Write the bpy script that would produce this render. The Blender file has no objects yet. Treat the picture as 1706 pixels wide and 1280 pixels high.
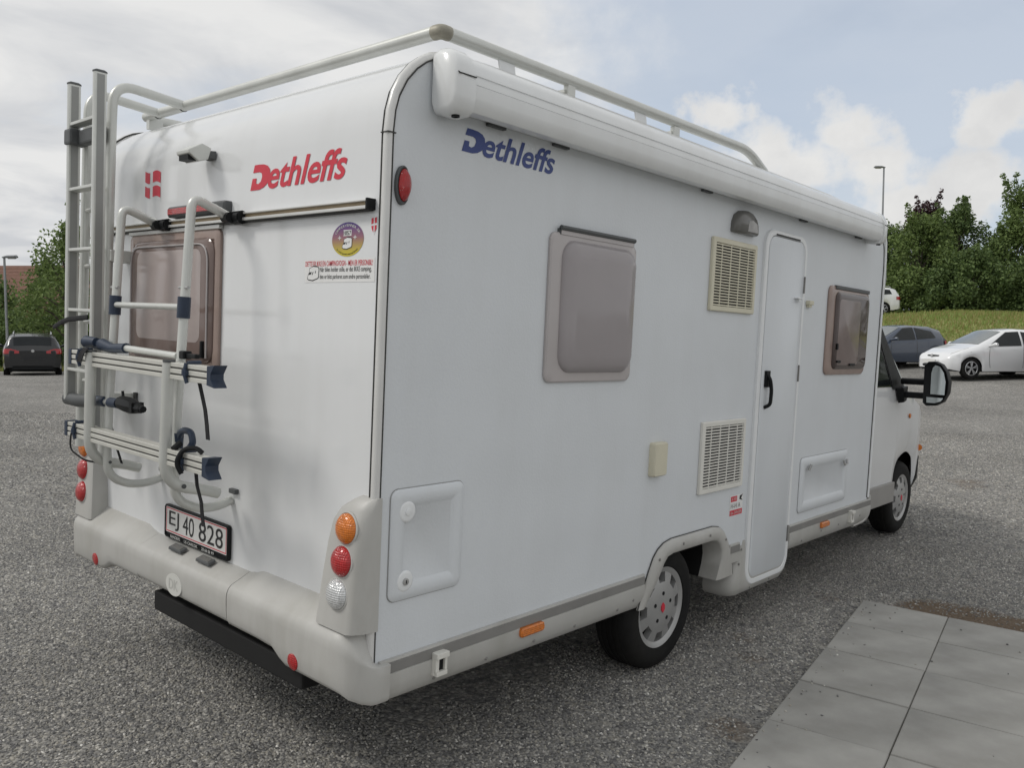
import bpy, bmesh, math, random
from mathutils import Vector, Matrix
from mathutils.geometry import tessellate_polygon
random.seed(7)
R_ = math.radians
scene = bpy.context.scene
COL = scene.collection

# ---------------------------------------------------------------- camera
cam_d = bpy.data.cameras.new('camera'); cam = bpy.data.objects.new('camera', cam_d); COL.objects.link(cam)
CR = Vector((0.66874034, -0.74206437, 0.04611768))
CU = Vector((0.01756579, 0.07778002, 0.99681579))
CF = Vector((0.74328851, 0.66580083, -0.06504958))
CP = Vector((-1.74836, -2.13561, 1.667))
m = Matrix((( CR.x, CU.x, -CF.x, CP.x), (CR.y, CU.y, -CF.y, CP.y), (CR.z, CU.z, -CF.z, CP.z), (0, 0, 0, 1)))
cam.matrix_world = m
cam_d.sensor_width = 36.0; cam_d.lens = 36.0 * 1405.4 / 1706.0
cam_d.clip_start = 0.05; cam_d.clip_end = 3000
scene.camera = cam
scene.render.resolution_x = 1024; scene.render.resolution_y = 769

# ---------------------------------------------------------------- sun and sky
TO_SUN = Vector((-0.62, 0.50, 0.80)).normalized()
sun_d = bpy.data.lights.new('sun', 'SUN'); sun = bpy.data.objects.new('sun', sun_d); COL.objects.link(sun)
sun_d.energy = 1.45; sun_d.angle = R_(16); sun_d.color = (1.0, 0.965, 0.91)
sun.rotation_euler = (-TO_SUN).to_track_quat('-Z', 'Y').to_euler()
world = bpy.data.worlds.new('World'); scene.world = world; world.use_nodes = True
wn = world.node_tree.nodes; wl = world.node_tree.links; wn.clear()
def N(tree, typ, **kw):
    n = tree.nodes.new(typ)
    for k, v in kw.items():
        if k == 'inp':
            for a, b in v.items(): n.inputs[a].default_value = b
        else: setattr(n, k, v)
    return n
wt = world.node_tree
def W_(typ, **kw): return N(wt, typ, **kw)
def wmath(op, a, b=None, c=None, clamp=False):
    n = W_('ShaderNodeMath', operation=op); n.use_clamp = clamp
    for i, q in enumerate((a, b, c)):
        if q is None: continue
        if hasattr(q, 'is_linked'): wl.new(q, n.inputs[i])
        else: n.inputs[i].default_value = q
    return n.outputs[0]
def wsmooth(v, a, b):
    n = W_('ShaderNodeMapRange', interpolation_type='SMOOTHSTEP'); wl.new(v, n.inputs[0])
    n.inputs[1].default_value = a; n.inputs[2].default_value = b
    return n.outputs[0]
sky = W_('ShaderNodeTexSky', sky_type='NISHITA', sun_disc=False)
sky.sun_elevation = math.asin(TO_SUN.z); sky.sun_rotation = math.atan2(TO_SUN.x, TO_SUN.y)
sky.air_density = 1.0; sky.dust_density = 2.0; sky.ozone_density = 1.0
tc = W_('ShaderNodeTexCoord'); sep = W_('ShaderNodeSeparateXYZ'); wl.new(tc.outputs['Generated'], sep.inputs[0])
den = wmath('ADD', wmath('MAXIMUM', sep.outputs[2], 0.0), 0.16)
px = wmath('DIVIDE', sep.outputs[0], den); py = wmath('DIVIDE', sep.outputs[1], den)
pl = W_('ShaderNodeCombineXYZ'); wl.new(px, pl.inputs[0]); wl.new(py, pl.inputs[1])
def wnoise(vec, scale, detail, rough, off=(0, 0, 0), dist=0.0):
    mp = W_('ShaderNodeMapping'); wl.new(vec, mp.inputs[0]); mp.inputs['Location'].default_value = off
    n = W_('ShaderNodeTexNoise'); wl.new(mp.outputs[0], n.inputs['Vector'])
    n.inputs['Scale'].default_value = scale; n.inputs['Detail'].default_value = detail
    n.inputs['Roughness'].default_value = rough; n.inputs['Distortion'].default_value = dist
    return n.outputs[0]
layer = wnoise(pl.outputs[0], 0.9, 7, 0.55, (3.1, 0.4, 0))            # stratocumulus sheet
lump = wnoise(tc.outputs['Generated'], 12.0, 8, 0.60, (1.7, 0.2, 0.5))  # ragged cumulus edges
shade = wnoise(pl.outputs[0], 1.5, 6, 0.56, (8.0, 2.0, 0), 0.5)
flat = W_('ShaderNodeVectorMath', operation='MULTIPLY'); wl.new(tc.outputs['Generated'], flat.inputs[0]); flat.inputs[1].default_value = (1, 1, 1.45)
def blob(c, r0, r1, k=0.012):
    c = Vector(c).normalized()
    d = W_('ShaderNodeVectorMath', operation='DISTANCE'); wl.new(flat.outputs[0], d.inputs[0]); d.inputs[1].default_value = (c.x, c.y, c.z * 1.45)
    pert = wmath('MULTIPLY', wmath('SUBTRACT', lump, 0.5), k)
    return wsmooth(wmath('ADD', d.outputs[1], pert), r1, r0)
# a break in the sheet to the right of the view, cumulus floating in the break
gap = blob((0.87, 0.33, 0.29), 0.20, 0.40, 0.30)
gap2 = blob((0.96, 0.22, 0.10), 0.10, 0.30, 0.30)
gap = wmath('MAXIMUM', gap, gap2)
cum = None
for c, r in (((0.846, 0.468, 0.247), 0.040), ((0.872, 0.425, 0.205), 0.055), ((0.903, 0.352, 0.222), 0.052), ((0.895, 0.385, 0.190), 0.062), ((0.925, 0.325, 0.185), 0.058), ((0.945, 0.232, 0.232), 0.036),
             ((0.955, 0.240, 0.165), 0.055), ((0.935, 0.300, 0.145), 0.055), ((0.905, 0.395, 0.150), 0.055)):
    b = blob(c, r * 0.45, r * 1.30, 0.17)
    cum = b if cum is None else wmath('MAXIMUM', cum, b)
cover = wmath('ADD', wsmooth(layer, 0.22, 0.62), 0.34, clamp=True)
cover = wmath('MULTIPLY', cover, wmath('SUBTRACT', 1.0, wmath('MULTIPLY', gap, 0.80)))
cover = wmath('MAXIMUM', cover, cum, clamp=True)
bluec = W_('ShaderNodeMix', data_type='RGBA'); wl.new(sky.outputs[0], bluec.inputs[6])
hz = W_('ShaderNodeVectorMath', operation='SCALE'); wl.new(sky.outputs[0], hz.inputs[0]); hz.inputs['Scale'].default_value = 0.115
paler = W_('ShaderNodeMix', data_type='RGBA'); paler.inputs[0].default_value = 0.60
wl.new(hz.outputs[0], paler.inputs[6]); paler.inputs[7].default_value = (0.64, 0.715, 0.82, 1)
ramp = W_('ShaderNodeValToRGB'); wl.new(shade, ramp.inputs[0])
ramp.color_ramp.elements[0].position = 0.36; ramp.color_ramp.elements[0].color = (0.60, 0.615, 0.64, 1)
ramp.color_ramp.elements[1].position = 0.58; ramp.color_ramp.elements[1].color = (0.80, 0.80, 0.795, 1)
cumc = W_('ShaderNodeMix', data_type='RGBA'); wl.new(wmath('MULTIPLY', cum, 0.75), cumc.inputs[0])
wl.new(ramp.outputs[0], cumc.inputs[6])
cr2 = W_('ShaderNodeValToRGB'); wl.new(lump, cr2.inputs[0])
cr2.color_ramp.elements[0].position = 0.34; cr2.color_ramp.elements[0].color = (0.66, 0.66, 0.66, 1)
cr2.color_ramp.elements[1].position = 0.60; cr2.color_ramp.elements[1].color = (0.79, 0.785, 0.77, 1)
wl.new(cr2.outputs[0], cumc.inputs[7])
fin = W_('ShaderNodeMix', data_type='RGBA'); wl.new(cover, fin.inputs[0]); wl.new(paler.outputs[2], fin.inputs[6]); wl.new(cumc.outputs[2], fin.inputs[7])
bg = W_('ShaderNodeBackground'); wl.new(fin.outputs[2], bg.inputs[0]); bg.inputs[1].default_value = 1.0
wo = W_('ShaderNodeOutputWorld'); wl.new(bg.outputs[0], wo.inputs[0])
scene.view_settings.view_transform = 'Standard'; scene.view_settings.look = 'None'
scene.view_settings.exposure = 0.0; scene.view_settings.gamma = 1.0; scene.view_settings.use_curve_mapping = False

# ---------------------------------------------------------------- materials
def mat(name, col, rough=0.5, metal=0.0, var=0.06, vscale=6.0, bump=0.0, bscale=200.0, coat=0.0, spec=0.5, dirt=0.0, dirtcol=(0.2, 0.19, 0.16), stretch=(1, 1, 1), trans=0.0, ior=1.45, randvar=0.0, streak=0.0, ripple=0.0, hatch=0.0):
    M = bpy.data.materials.new(name); M.use_nodes = True; t = M.node_tree; b = t.nodes['Principled BSDF']
    b.inputs['Roughness'].default_value = rough; b.inputs['Metallic'].default_value = metal
    b.inputs['Coat Weight'].default_value = coat; b.inputs['Coat Roughness'].default_value = 0.05
    b.inputs['Specular IOR Level'].default_value = spec; b.inputs['Transmission Weight'].default_value = trans; b.inputs['IOR'].default_value = ior
    c = t.nodes.new('ShaderNodeTexCoord'); mp = t.nodes.new('ShaderNodeMapping'); mp.inputs['Scale'].default_value = stretch
    t.links.new(c.outputs['Object'], mp.inputs[0])
    n = t.nodes.new('ShaderNodeTexNoise'); n.inputs['Scale'].default_value = vscale; n.inputs['Detail'].default_value = 5
    t.links.new(mp.outputs[0], n.inputs['Vector'])
    mr = t.nodes.new('ShaderNodeMapRange'); t.links.new(n.outputs[0], mr.inputs[0])
    mr.inputs[1].default_value = 0.25; mr.inputs[2].default_value = 0.75; mr.inputs[3].default_value = 1 - var; mr.inputs[4].default_value = 1 + var
    vm = t.nodes.new('ShaderNodeVectorMath'); vm.operation = 'SCALE'; vm.inputs[0].default_value = col[:3]
    last = mr.outputs[0]
    if randvar:
        oi = t.nodes.new('ShaderNodeObjectInfo'); r2 = t.nodes.new('ShaderNodeMapRange'); t.links.new(oi.outputs['Random'], r2.inputs[0])
        r2.inputs[3].default_value = 1 - randvar; r2.inputs[4].default_value = 1 + randvar
        mm = t.nodes.new('ShaderNodeMath'); mm.operation = 'MULTIPLY'; t.links.new(last, mm.inputs[0]); t.links.new(r2.outputs[0], mm.inputs[1]); last = mm.outputs[0]
    t.links.new(last, vm.inputs['Scale'])
    out = vm.outputs[0]
    if dirt:
        n2 = t.nodes.new('ShaderNodeTexNoise'); n2.inputs['Scale'].default_value = 2.3; n2.inputs['Detail'].default_value = 7; n2.inputs['Roughness'].default_value = 0.62
        mp2 = t.nodes.new('ShaderNodeMapping'); mp2.inputs['Scale'].default_value = (2.2, 2.2, 0.55); t.links.new(c.outputs['Object'], mp2.inputs[0]); t.links.new(mp2.outputs[0], n2.inputs['Vector'])
        m2 = t.nodes.new('ShaderNodeMapRange'); t.links.new(n2.outputs[0], m2.inputs[0]); m2.inputs[1].default_value = 0.45; m2.inputs[2].default_value = 0.8; m2.inputs[4].default_value = dirt
        mx = t.nodes.new('ShaderNodeMix'); mx.data_type = 'RGBA'; t.links.new(m2.outputs[0], mx.inputs[0]); t.links.new(out, mx.inputs[6]); mx.inputs[7].default_value = (*dirtcol, 1); out = mx.outputs[2]
    if streak:                                                       # rain streaks: noise drawn out down the wall
        mp3 = t.nodes.new('ShaderNodeMapping'); mp3.inputs['Scale'].default_value = (14, 14, 0.5); t.links.new(c.outputs['Object'], mp3.inputs[0])
        n4 = t.nodes.new('ShaderNodeTexNoise'); n4.inputs['Scale'].default_value = 1.0; n4.inputs['Detail'].default_value = 4; t.links.new(mp3.outputs[0], n4.inputs['Vector'])
        m4 = t.nodes.new('ShaderNodeMapRange'); t.links.new(n4.outputs[0], m4.inputs[0]); m4.inputs[1].default_value = 0.50; m4.inputs[2].default_value = 0.75; m4.inputs[4].default_value = streak
        mx4 = t.nodes.new('ShaderNodeMix'); mx4.data_type = 'RGBA'; t.links.new(m4.outputs[0], mx4.inputs[0]); t.links.new(out, mx4.inputs[6]); mx4.inputs[7].default_value = (*dirtcol, 1); out = mx4.outputs[2]
    t.links.new(out, b.inputs['Base Color'])
    if hatch:                                                        # prismatic lamp lens: crossed ribs
        hs = []
        for axn in ('Y', 'Z'):
            wv = t.nodes.new('ShaderNodeTexWave'); wv.bands_direction = axn; wv.inputs['Scale'].default_value = hatch; t.links.new(c.outputs['Object'], wv.inputs['Vector']); hs.append(wv)
        ad = t.nodes.new('ShaderNodeMath'); ad.operation = 'ADD'; t.links.new(hs[0].outputs['Fac'], ad.inputs[0]); t.links.new(hs[1].outputs['Fac'], ad.inputs[1])
        bp = t.nodes.new('ShaderNodeBump'); bp.inputs['Strength'].default_value = 0.45; bp.inputs['Distance'].default_value = 0.003; t.links.new(ad.outputs[0], bp.inputs['Height']); t.links.new(bp.outputs[0], b.inputs['Normal'])
    if bump:
        n3 = t.nodes.new('ShaderNodeTexNoise'); n3.inputs['Scale'].default_value = bscale; n3.inputs['Detail'].default_value = 2
        t.links.new(c.outputs['Object'], n3.inputs['Vector'])
        bp = t.nodes.new('ShaderNodeBump'); bp.inputs['Strength'].default_value = bump; bp.inputs['Distance'].default_value = 0.002
        t.links.new(n3.outputs[0], bp.inputs['Height'])
        if ripple:
            n5 = t.nodes.new('ShaderNodeTexNoise'); n5.inputs['Scale'].default_value = 2.2; n5.inputs['Detail'].default_value = 1; t.links.new(c.outputs['Object'], n5.inputs['Vector'])
            b2 = t.nodes.new('ShaderNodeBump'); b2.inputs['Strength'].default_value = ripple; b2.inputs['Distance'].default_value = 0.05; t.links.new(n5.outputs[0], b2.inputs['Height']); t.links.new(b2.outputs[0], bp.inputs['Normal'])
        t.links.new(bp.outputs[0], b.inputs['Normal'])
    return M
MT = dict(
    white=mat('white_gelcoat', (0.715, 0.727, 0.733), 0.15, var=0.012, vscale=2, dirt=0.13, dirtcol=(0.5, 0.49, 0.46), coat=0.3, streak=0.04),
    hammer=mat('white_hammered_sheet', (0.655, 0.682, 0.705), 0.40, var=0.02, vscale=3, bump=0.35, bscale=95, dirt=0.14, dirtcol=(0.47, 0.47, 0.45), streak=0.03, ripple=0.25),
    plastic=mat('beige_grey_plastic', (0.460, 0.455, 0.432), 0.42, var=0.06, vscale=5, bump=0.2, bscale=300, dirt=0.55, dirtcol=(0.31, 0.30, 0.265)),
    stripe=mat('dark_grey_strip', (0.22, 0.215, 0.205), 0.55, var=0.1, vscale=8),
    trimw=mat('pale_trim', (0.66, 0.66, 0.645), 0.30, metal=0.15, var=0.05, vscale=9, dirt=0.2, dirtcol=(0.42, 0.41, 0.37)),
    alu=mat('aluminium_trim', (0.66, 0.66, 0.64), 0.38, metal=0.55, var=0.06, vscale=9),
    alu_rack=mat('anodised_tube', (0.60, 0.61, 0.58), 0.36, metal=0.35, var=0.06, vscale=7, dirt=0.25, dirtcol=(0.42, 0.41, 0.36)),
    alu_rail=mat('anodised_channel', (0.64, 0.635, 0.585), 0.40, metal=0.40, var=0.05, vscale=10, dirt=0.2, dirtcol=(0.4, 0.38, 0.32)),
    gold=mat('brass_groove', (0.30, 0.235, 0.15), 0.5, metal=0.2, var=0.15, vscale=20),
    navy=mat('navy_plastic', (0.020, 0.033, 0.060), 0.45, var=0.15, vscale=30),
    black=mat('black_plastic', (0.010, 0.011, 0.012), 0.5, var=0.15, vscale=20, spec=0.22),
    rubber=mat('rubber', (0.010, 0.010, 0.010), 0.8, spec=0.25, var=0.25, vscale=25, bump=0.4, bscale=120, dirt=0.3, dirtcol=(0.04, 0.037, 0.03)),
    strap=mat('black_webbing', (0.012, 0.012, 0.014), 0.85, var=0.2, vscale=60, bump=0.6, bscale=600),
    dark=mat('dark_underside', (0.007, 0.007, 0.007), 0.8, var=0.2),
    seam=mat('dark_seal', (0.05, 0.05, 0.048), 0.7, var=0.2),
    cream=mat('cream_plastic', (0.63, 0.60, 0.47), 0.45, var=0.05, vscale=10, dirt=0.2, dirtcol=(0.45, 0.42, 0.32)),
    creamw=mat('offwhite_plastic', (0.71, 0.70, 0.65), 0.45, var=0.05, vscale=10, dirt=0.2, dirtcol=(0.5, 0.47, 0.4)),
    whitep=mat('white_plastic', (0.77, 0.785, 0.79), 0.33, var=0.03, vscale=8, dirt=0.08, dirtcol=(0.5, 0.5, 0.47)),
    awn=mat('white_lacquer', (0.76, 0.775, 0.775), 0.28, var=0.03, vscale=4, dirt=0.22, dirtcol=(0.48, 0.47, 0.44), coat=0.2),
    acr_blind=mat('mauve_acrylic_blind', (0.335, 0.31, 0.315), 0.10, var=0.05, vscale=3, coat=0.0, spec=0.4),
    acr_flange=mat('mauve_acrylic_flange', (0.45, 0.42, 0.415), 0.16, var=0.05, vscale=6),
    acr_brown=mat('brown_tinted_acrylic', (0.185, 0.135, 0.120), 0.07, var=0.25, vscale=2.5, dirt=0.35, dirtcol=(0.36, 0.31, 0.29)),
    acr_pink=mat('rose_tinted_frame', (0.31, 0.235, 0.205), 0.22, var=0.12, vscale=7, dirt=0.25, dirtcol=(0.42, 0.36, 0.32)),
    blind=mat('pale_blind', (0.40, 0.345, 0.33), 0.12, var=0.10, vscale=4, dirt=0.3, dirtcol=(0.30, 0.235, 0.22)),
    red_lens=mat('red_lens', (0.42, 0.012, 0.014), 0.12, var=0.25, vscale=60, coat=0.6, hatch=42),
    amber_lens=mat('amber_lens', (0.62, 0.165, 0.010), 0.12, var=0.25, vscale=60, coat=0.6, hatch=42),
    clear_lens=mat('clear_lens', (0.62, 0.63, 0.63), 0.10, metal=0.3, var=0.25, vscale=90, coat=0.6, hatch=42),
    red_film=mat('red_lettering', (0.60, 0.030, 0.055), 0.35, var=0.06, vscale=12),
    blue_film=mat('blue_lettering', (0.030, 0.055, 0.21), 0.35, var=0.06, vscale=12),
    white_film=mat('white_film', (0.76, 0.76, 0.75), 0.4, var=0.03, vscale=12),
    black_film=mat('black_print', (0.018, 0.018, 0.02), 0.45, var=0.1, vscale=30),
    plate=mat('plate_white', (0.70, 0.70, 0.68), 0.35, var=0.04, vscale=20),
    chrome=mat('silver_cover', (0.40, 0.40, 0.395), 0.33, metal=0.40, var=0.06, vscale=9),
    grey_pl=mat('dark_grey_plastic', (0.085, 0.09, 0.092), 0.5, var=0.1, vscale=15),
    lampgrey=mat('smoked_lens', (0.14, 0.138, 0.13), 0.2, var=0.1, vscale=15),
    lampwhite=mat('frosted_lens', (0.36, 0.355, 0.345), 0.25, var=0.1, vscale=30),
    glass=mat('dark_glass', (0.012, 0.015, 0.016), 0.05, var=0.2, spec=0.25),
    mirror=mat('mirror_glass', (0.75, 0.80, 0.80), 0.02, metal=1.0, var=0.02),
    lightfoil=mat('pale_print', (0.62, 0.62, 0.60), 0.4, var=0.05),
)

# ---------------------------------------------------------------- mesh helpers
class MB:
    def __init__(s): s.v = []; s.f = []; s.mi = []; s.cur = 0
    def add(s, vs, fs):
        o = len(s.v); s.v += [tuple(x) for x in vs]; s.f += [tuple(i + o for i in q) for q in fs]; s.mi += [s.cur] * len(fs); return s
    def poly(s, vs): return s.add(vs, [tuple(range(len(vs)))])
    def box(s, x0, x1, y0, y1, z0, z1):
        return s.add([(x0, y0, z0), (x1, y0, z0), (x1, y1, z0), (x0, y1, z0), (x0, y0, z1), (x1, y0, z1), (x1, y1, z1), (x0, y1, z1)],
                     [(0, 3, 2, 1), (4, 5, 6, 7), (0, 1, 5, 4), (1, 2, 6, 5), (2, 3, 7, 6), (3, 0, 4, 7)])
    def loft(s, rings, closed=True, cap0=True, cap1=True):
        n = len(rings[0]); vs = [p for r in rings for p in r]; fs = []
        for i in range(len(rings) - 1):
            for j in range(n if closed else n - 1):
                a = i * n + j; b = i * n + (j + 1) % n
                fs.append((a, b, b + n, a + n))
        if closed and cap0: fs.append(tuple(range(n - 1, -1, -1)))
        if closed and cap1: fs.append(tuple(range((len(rings) - 1) * n, len(rings) * n)))
        return s.add(vs, fs)
    def tube(s, path, r, n=12, caps=True, sx=1.0, sy=1.0, up=None):
        path = [Vector(p) for p in path]; rings = []
        t0 = (path[1] - path[0]).normalized()
        u = Vector(up) if up else (Vector((0, 0, 1)) if abs(t0.z) < 0.9 else Vector((1, 0, 0)))
        for i, p in enumerate(path):
            if i == 0: t = t0
            elif i == len(path) - 1: t = (path[i] - path[i - 1]).normalized()
            else: t = ((path[i] - path[i - 1]).normalized() + (path[i + 1] - path[i]).normalized()).normalized()
            u = (u - t * u.dot(t)).normalized(); w = t.cross(u)
            rr = r[i] if isinstance(r, (list, tuple)) else r
            rings.append([p + (u * math.cos(a) * sx + w * math.sin(a) * sy) * rr for a in [2 * math.pi * k / n for k in range(n)]])
        return s.loft(rings, True, caps, caps)
    def lathe(s, prof, c, axis, n=32, closed=False):
        c = Vector(c); ax = Vector(axis).normalized(); u = ax.orthogonal().normalized(); w = ax.cross(u)
        rings = [[c + ax * h + (u * math.cos(2 * math.pi * k / n) + w * math.sin(2 * math.pi * k / n)) * max(r, 1e-4) for k in range(n)] for r, h in prof]
        return s.loft(rings, True, not closed, not closed)
    def panel(s, plane, u0, u1, v0, v1, r, rings, seg=5):
        rs = [[plane(u, v, h) for u, v in rrect(u0 + i, u1 - i, v0 + i, v1 - i, max(r - i * 0.6, 0.002), seg)] for i, h in rings]
        return s.loft(rs, True, False, True)
    def extrude(s, plane, outline, n0, n1):
        return s.loft([[plane(u, v, n0) for u, v in outline], [plane(u, v, n1) for u, v in outline]])
    def build(s, name, m, parent=None, smooth=40, bevel=0.0, bseg=2, recalc=True):
        me = bpy.data.meshes.new(name); me.from_pydata(s.v, [], s.f); me.update()
        ms = m if isinstance(m, (list, tuple)) else [m]
        for q in ms: me.materials.append(MT[q] if isinstance(q, str) else q)
        if len(ms) > 1: me.polygons.foreach_set('material_index', s.mi)
        if recalc or bevel:
            bm = bmesh.new(); bm.from_mesh(me)
            if recalc: bmesh.ops.recalc_face_normals(bm, faces=bm.faces)
            if bevel:
                es = [e for e in bm.edges if len(e.link_faces) == 2 and e.calc_face_angle(0) > R_(30)]
                bmesh.ops.bevel(bm, geom=es, offset=bevel, segments=bseg, profile=0.6, affect='EDGES', clamp_overlap=True)
            bm.to_mesh(me); bm.free()
        if smooth:
            me.polygons.foreach_set('use_smooth', [True] * len(me.polygons)); me.set_sharp_from_angle(angle=R_(smooth))
        o = bpy.data.objects.new(name, me); COL.objects.link(o)
        if parent: o.parent = parent
        return o
def rrect(u0, u1, v0, v1, r, seg=5):
    out = []
    for cu, cv, a0 in ((u1 - r, v1 - r, 0), (u0 + r, v1 - r, 90), (u0 + r, v0 + r, 180), (u1 - r, v0 + r, 270)):
        for k in range(seg + 1):
            a = R_(a0 + 90 * k / seg); out.append((cu + r * math.cos(a), cv + r * math.sin(a)))
    return out
def SIDE(u, v, n): return (u, -n, v)
def REAR(u, v, n): return (-n, u, v)
def fillet(pts, r, seg=6):
    pts = [Vector(p) for p in pts]; out = [pts[0]]
    for i in range(1, len(pts) - 1):
        a, b, c = pts[i - 1], pts[i], pts[i + 1]; d0 = (a - b); d1 = (c - b); rr = r[i - 1] if isinstance(r, (list, tuple)) else r
        k = min(rr, d0.length * 0.49, d1.length * 0.49); p0 = b + d0.normalized() * k; p1 = b + d1.normalized() * k
        for j in range(seg + 1):
            t = j / seg; out.append(p0 * (1 - t) ** 2 + b * 2 * t * (1 - t) + p1 * t * t)
    out.append(pts[-1]); return out
def thing(name, label, cat, loc=(0, 0, 0), rotz=0.0, group=None, quat=None):
    o = bpy.data.objects.new(name, None); COL.objects.link(o); o.location = loc; o.empty_display_size = 0.2
    if quat is not None: o.rotation_mode = 'QUATERNION'; o.rotation_quaternion = quat
    else: o.rotation_euler = (0, 0, rotz)
    o['label'] = label; o['category'] = cat
    if group: o['group'] = group
    return o
def tag(o, label, cat, group=None):
    o['label'] = label; o['category'] = cat
    if group: o['group'] = group
    return o
def copy_tree(o, parent=None, mats=None):
    c = o.copy(); COL.objects.link(c); c.parent = parent
    for ch in list(o.children): copy_tree(ch, c)
    return c
def text_mesh(body, shear=0.0, offset=0.0, spacing=1.0, res=4):
    cu = bpy.data.curves.new('t', 'FONT'); cu.body = body; cu.shear = shear; cu.offset = offset; cu.space_character = spacing; cu.resolution_u = res
    o = bpy.data.objects.new('t', cu); COL.objects.link(o)
    dg = bpy.context.evaluated_depsgraph_get(); e = o.evaluated_get(dg); me = e.to_mesh()
    vs = [tuple(v.co) for v in me.vertices]; fs = [tuple(p.vertices) for p in me.polygons]
    e.to_mesh_clear(); bpy.data.objects.remove(o); bpy.data.curves.remove(cu)
    return vs, fs
def place_text(name, body, plane, uL, uR, v0, v1, h, m, parent, shear=0.0, offset=0.0, spacing=1.0, label=None):
    vs, fs = text_mesh(body, shear, offset, spacing)
    x0 = min(v[0] for v in vs); x1 = max(v[0] for v in vs); y0 = min(v[1] for v in vs); y1 = max(v[1] for v in vs)
    par = list(range(len(vs)))                                        # letters that touch lie 0.3 mm apart in depth
    def find(a):
        while par[a] != a: par[a] = par[par[a]]; a = par[a]
        return a
    for f in fs:
        for q in f[1:]: par[find(q)] = find(f[0])
    ids = {}
    for k in range(len(vs)): ids.setdefault(find(k), len(ids))
    mb = MB(); mb.add([plane(uL + (v[0] - x0) / (x1 - x0) * (uR - uL), v0 + (v[1] - y0) / (y1 - y0) * (v1 - v0), h + 0.0003 * (ids[find(k)] % 3)) for k, v in enumerate(vs)], fs)
    o = mb.build(name, m, parent, smooth=0, recalc=False)
    if label: o['label'] = label
    return o

# ---------------------------------------------------------------- terrain
ER = Vector((0.6693, -0.7430)); EF = Vector((0.7449, 0.6672)); EF.normalize(); ER = Vector((EF.y, -EF.x))
UP = Vector((-0.031, 0.034, 0.999)).normalized()                   # plumb line: the yard lies on a slight cross slope
TILT = Vector((0, 0, 1)).rotation_difference(UP)
def rf(x, y):
    dx = x - CP.x; dy = y - CP.y
    return dx * ER.x + dy * ER.y, dx * EF.x + dy * EF.y
def xy(r, f): return CP.x + ER.x * r + EF.x * f, CP.y + ER.y * r + EF.y * f
def sstep(a, b, t):
    t = max(0.0, min(1.0, (t - a) / (b - a))); return t * t * (3 - 2 * t)
def yard(r, f):
    ff = max(f - 4.0, 0.0); ff = ff if ff < 40 else 40 + (ff - 40) * 0.15
    rr = r if abs(r) < 22 else math.copysign(22 + (abs(r) - 22) * 0.2, r)
    if rr > 0: return 0.0028 * rr * ff
    return 0.00165 * rr * ff * (1 if f > 0 else 0)
def bank(r, f):                                                     # grassed rise behind the cars on the right
    edge = 31.5
    side_ = sstep(0.0, 9.0, r)
    return side_ * (sstep(edge, edge + 9.0, f) * 1.1)
def gz(x, y):
    r, f = rf(x, y); return yard(r, f) + bank(r, f)
def nums(a, b, fine0, fine1, fine, coarse):
    out = []; t = a
    while t < b:
        out.append(t); t += fine if fine0 <= t < fine1 else coarse
    out.append(b); return out

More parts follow.
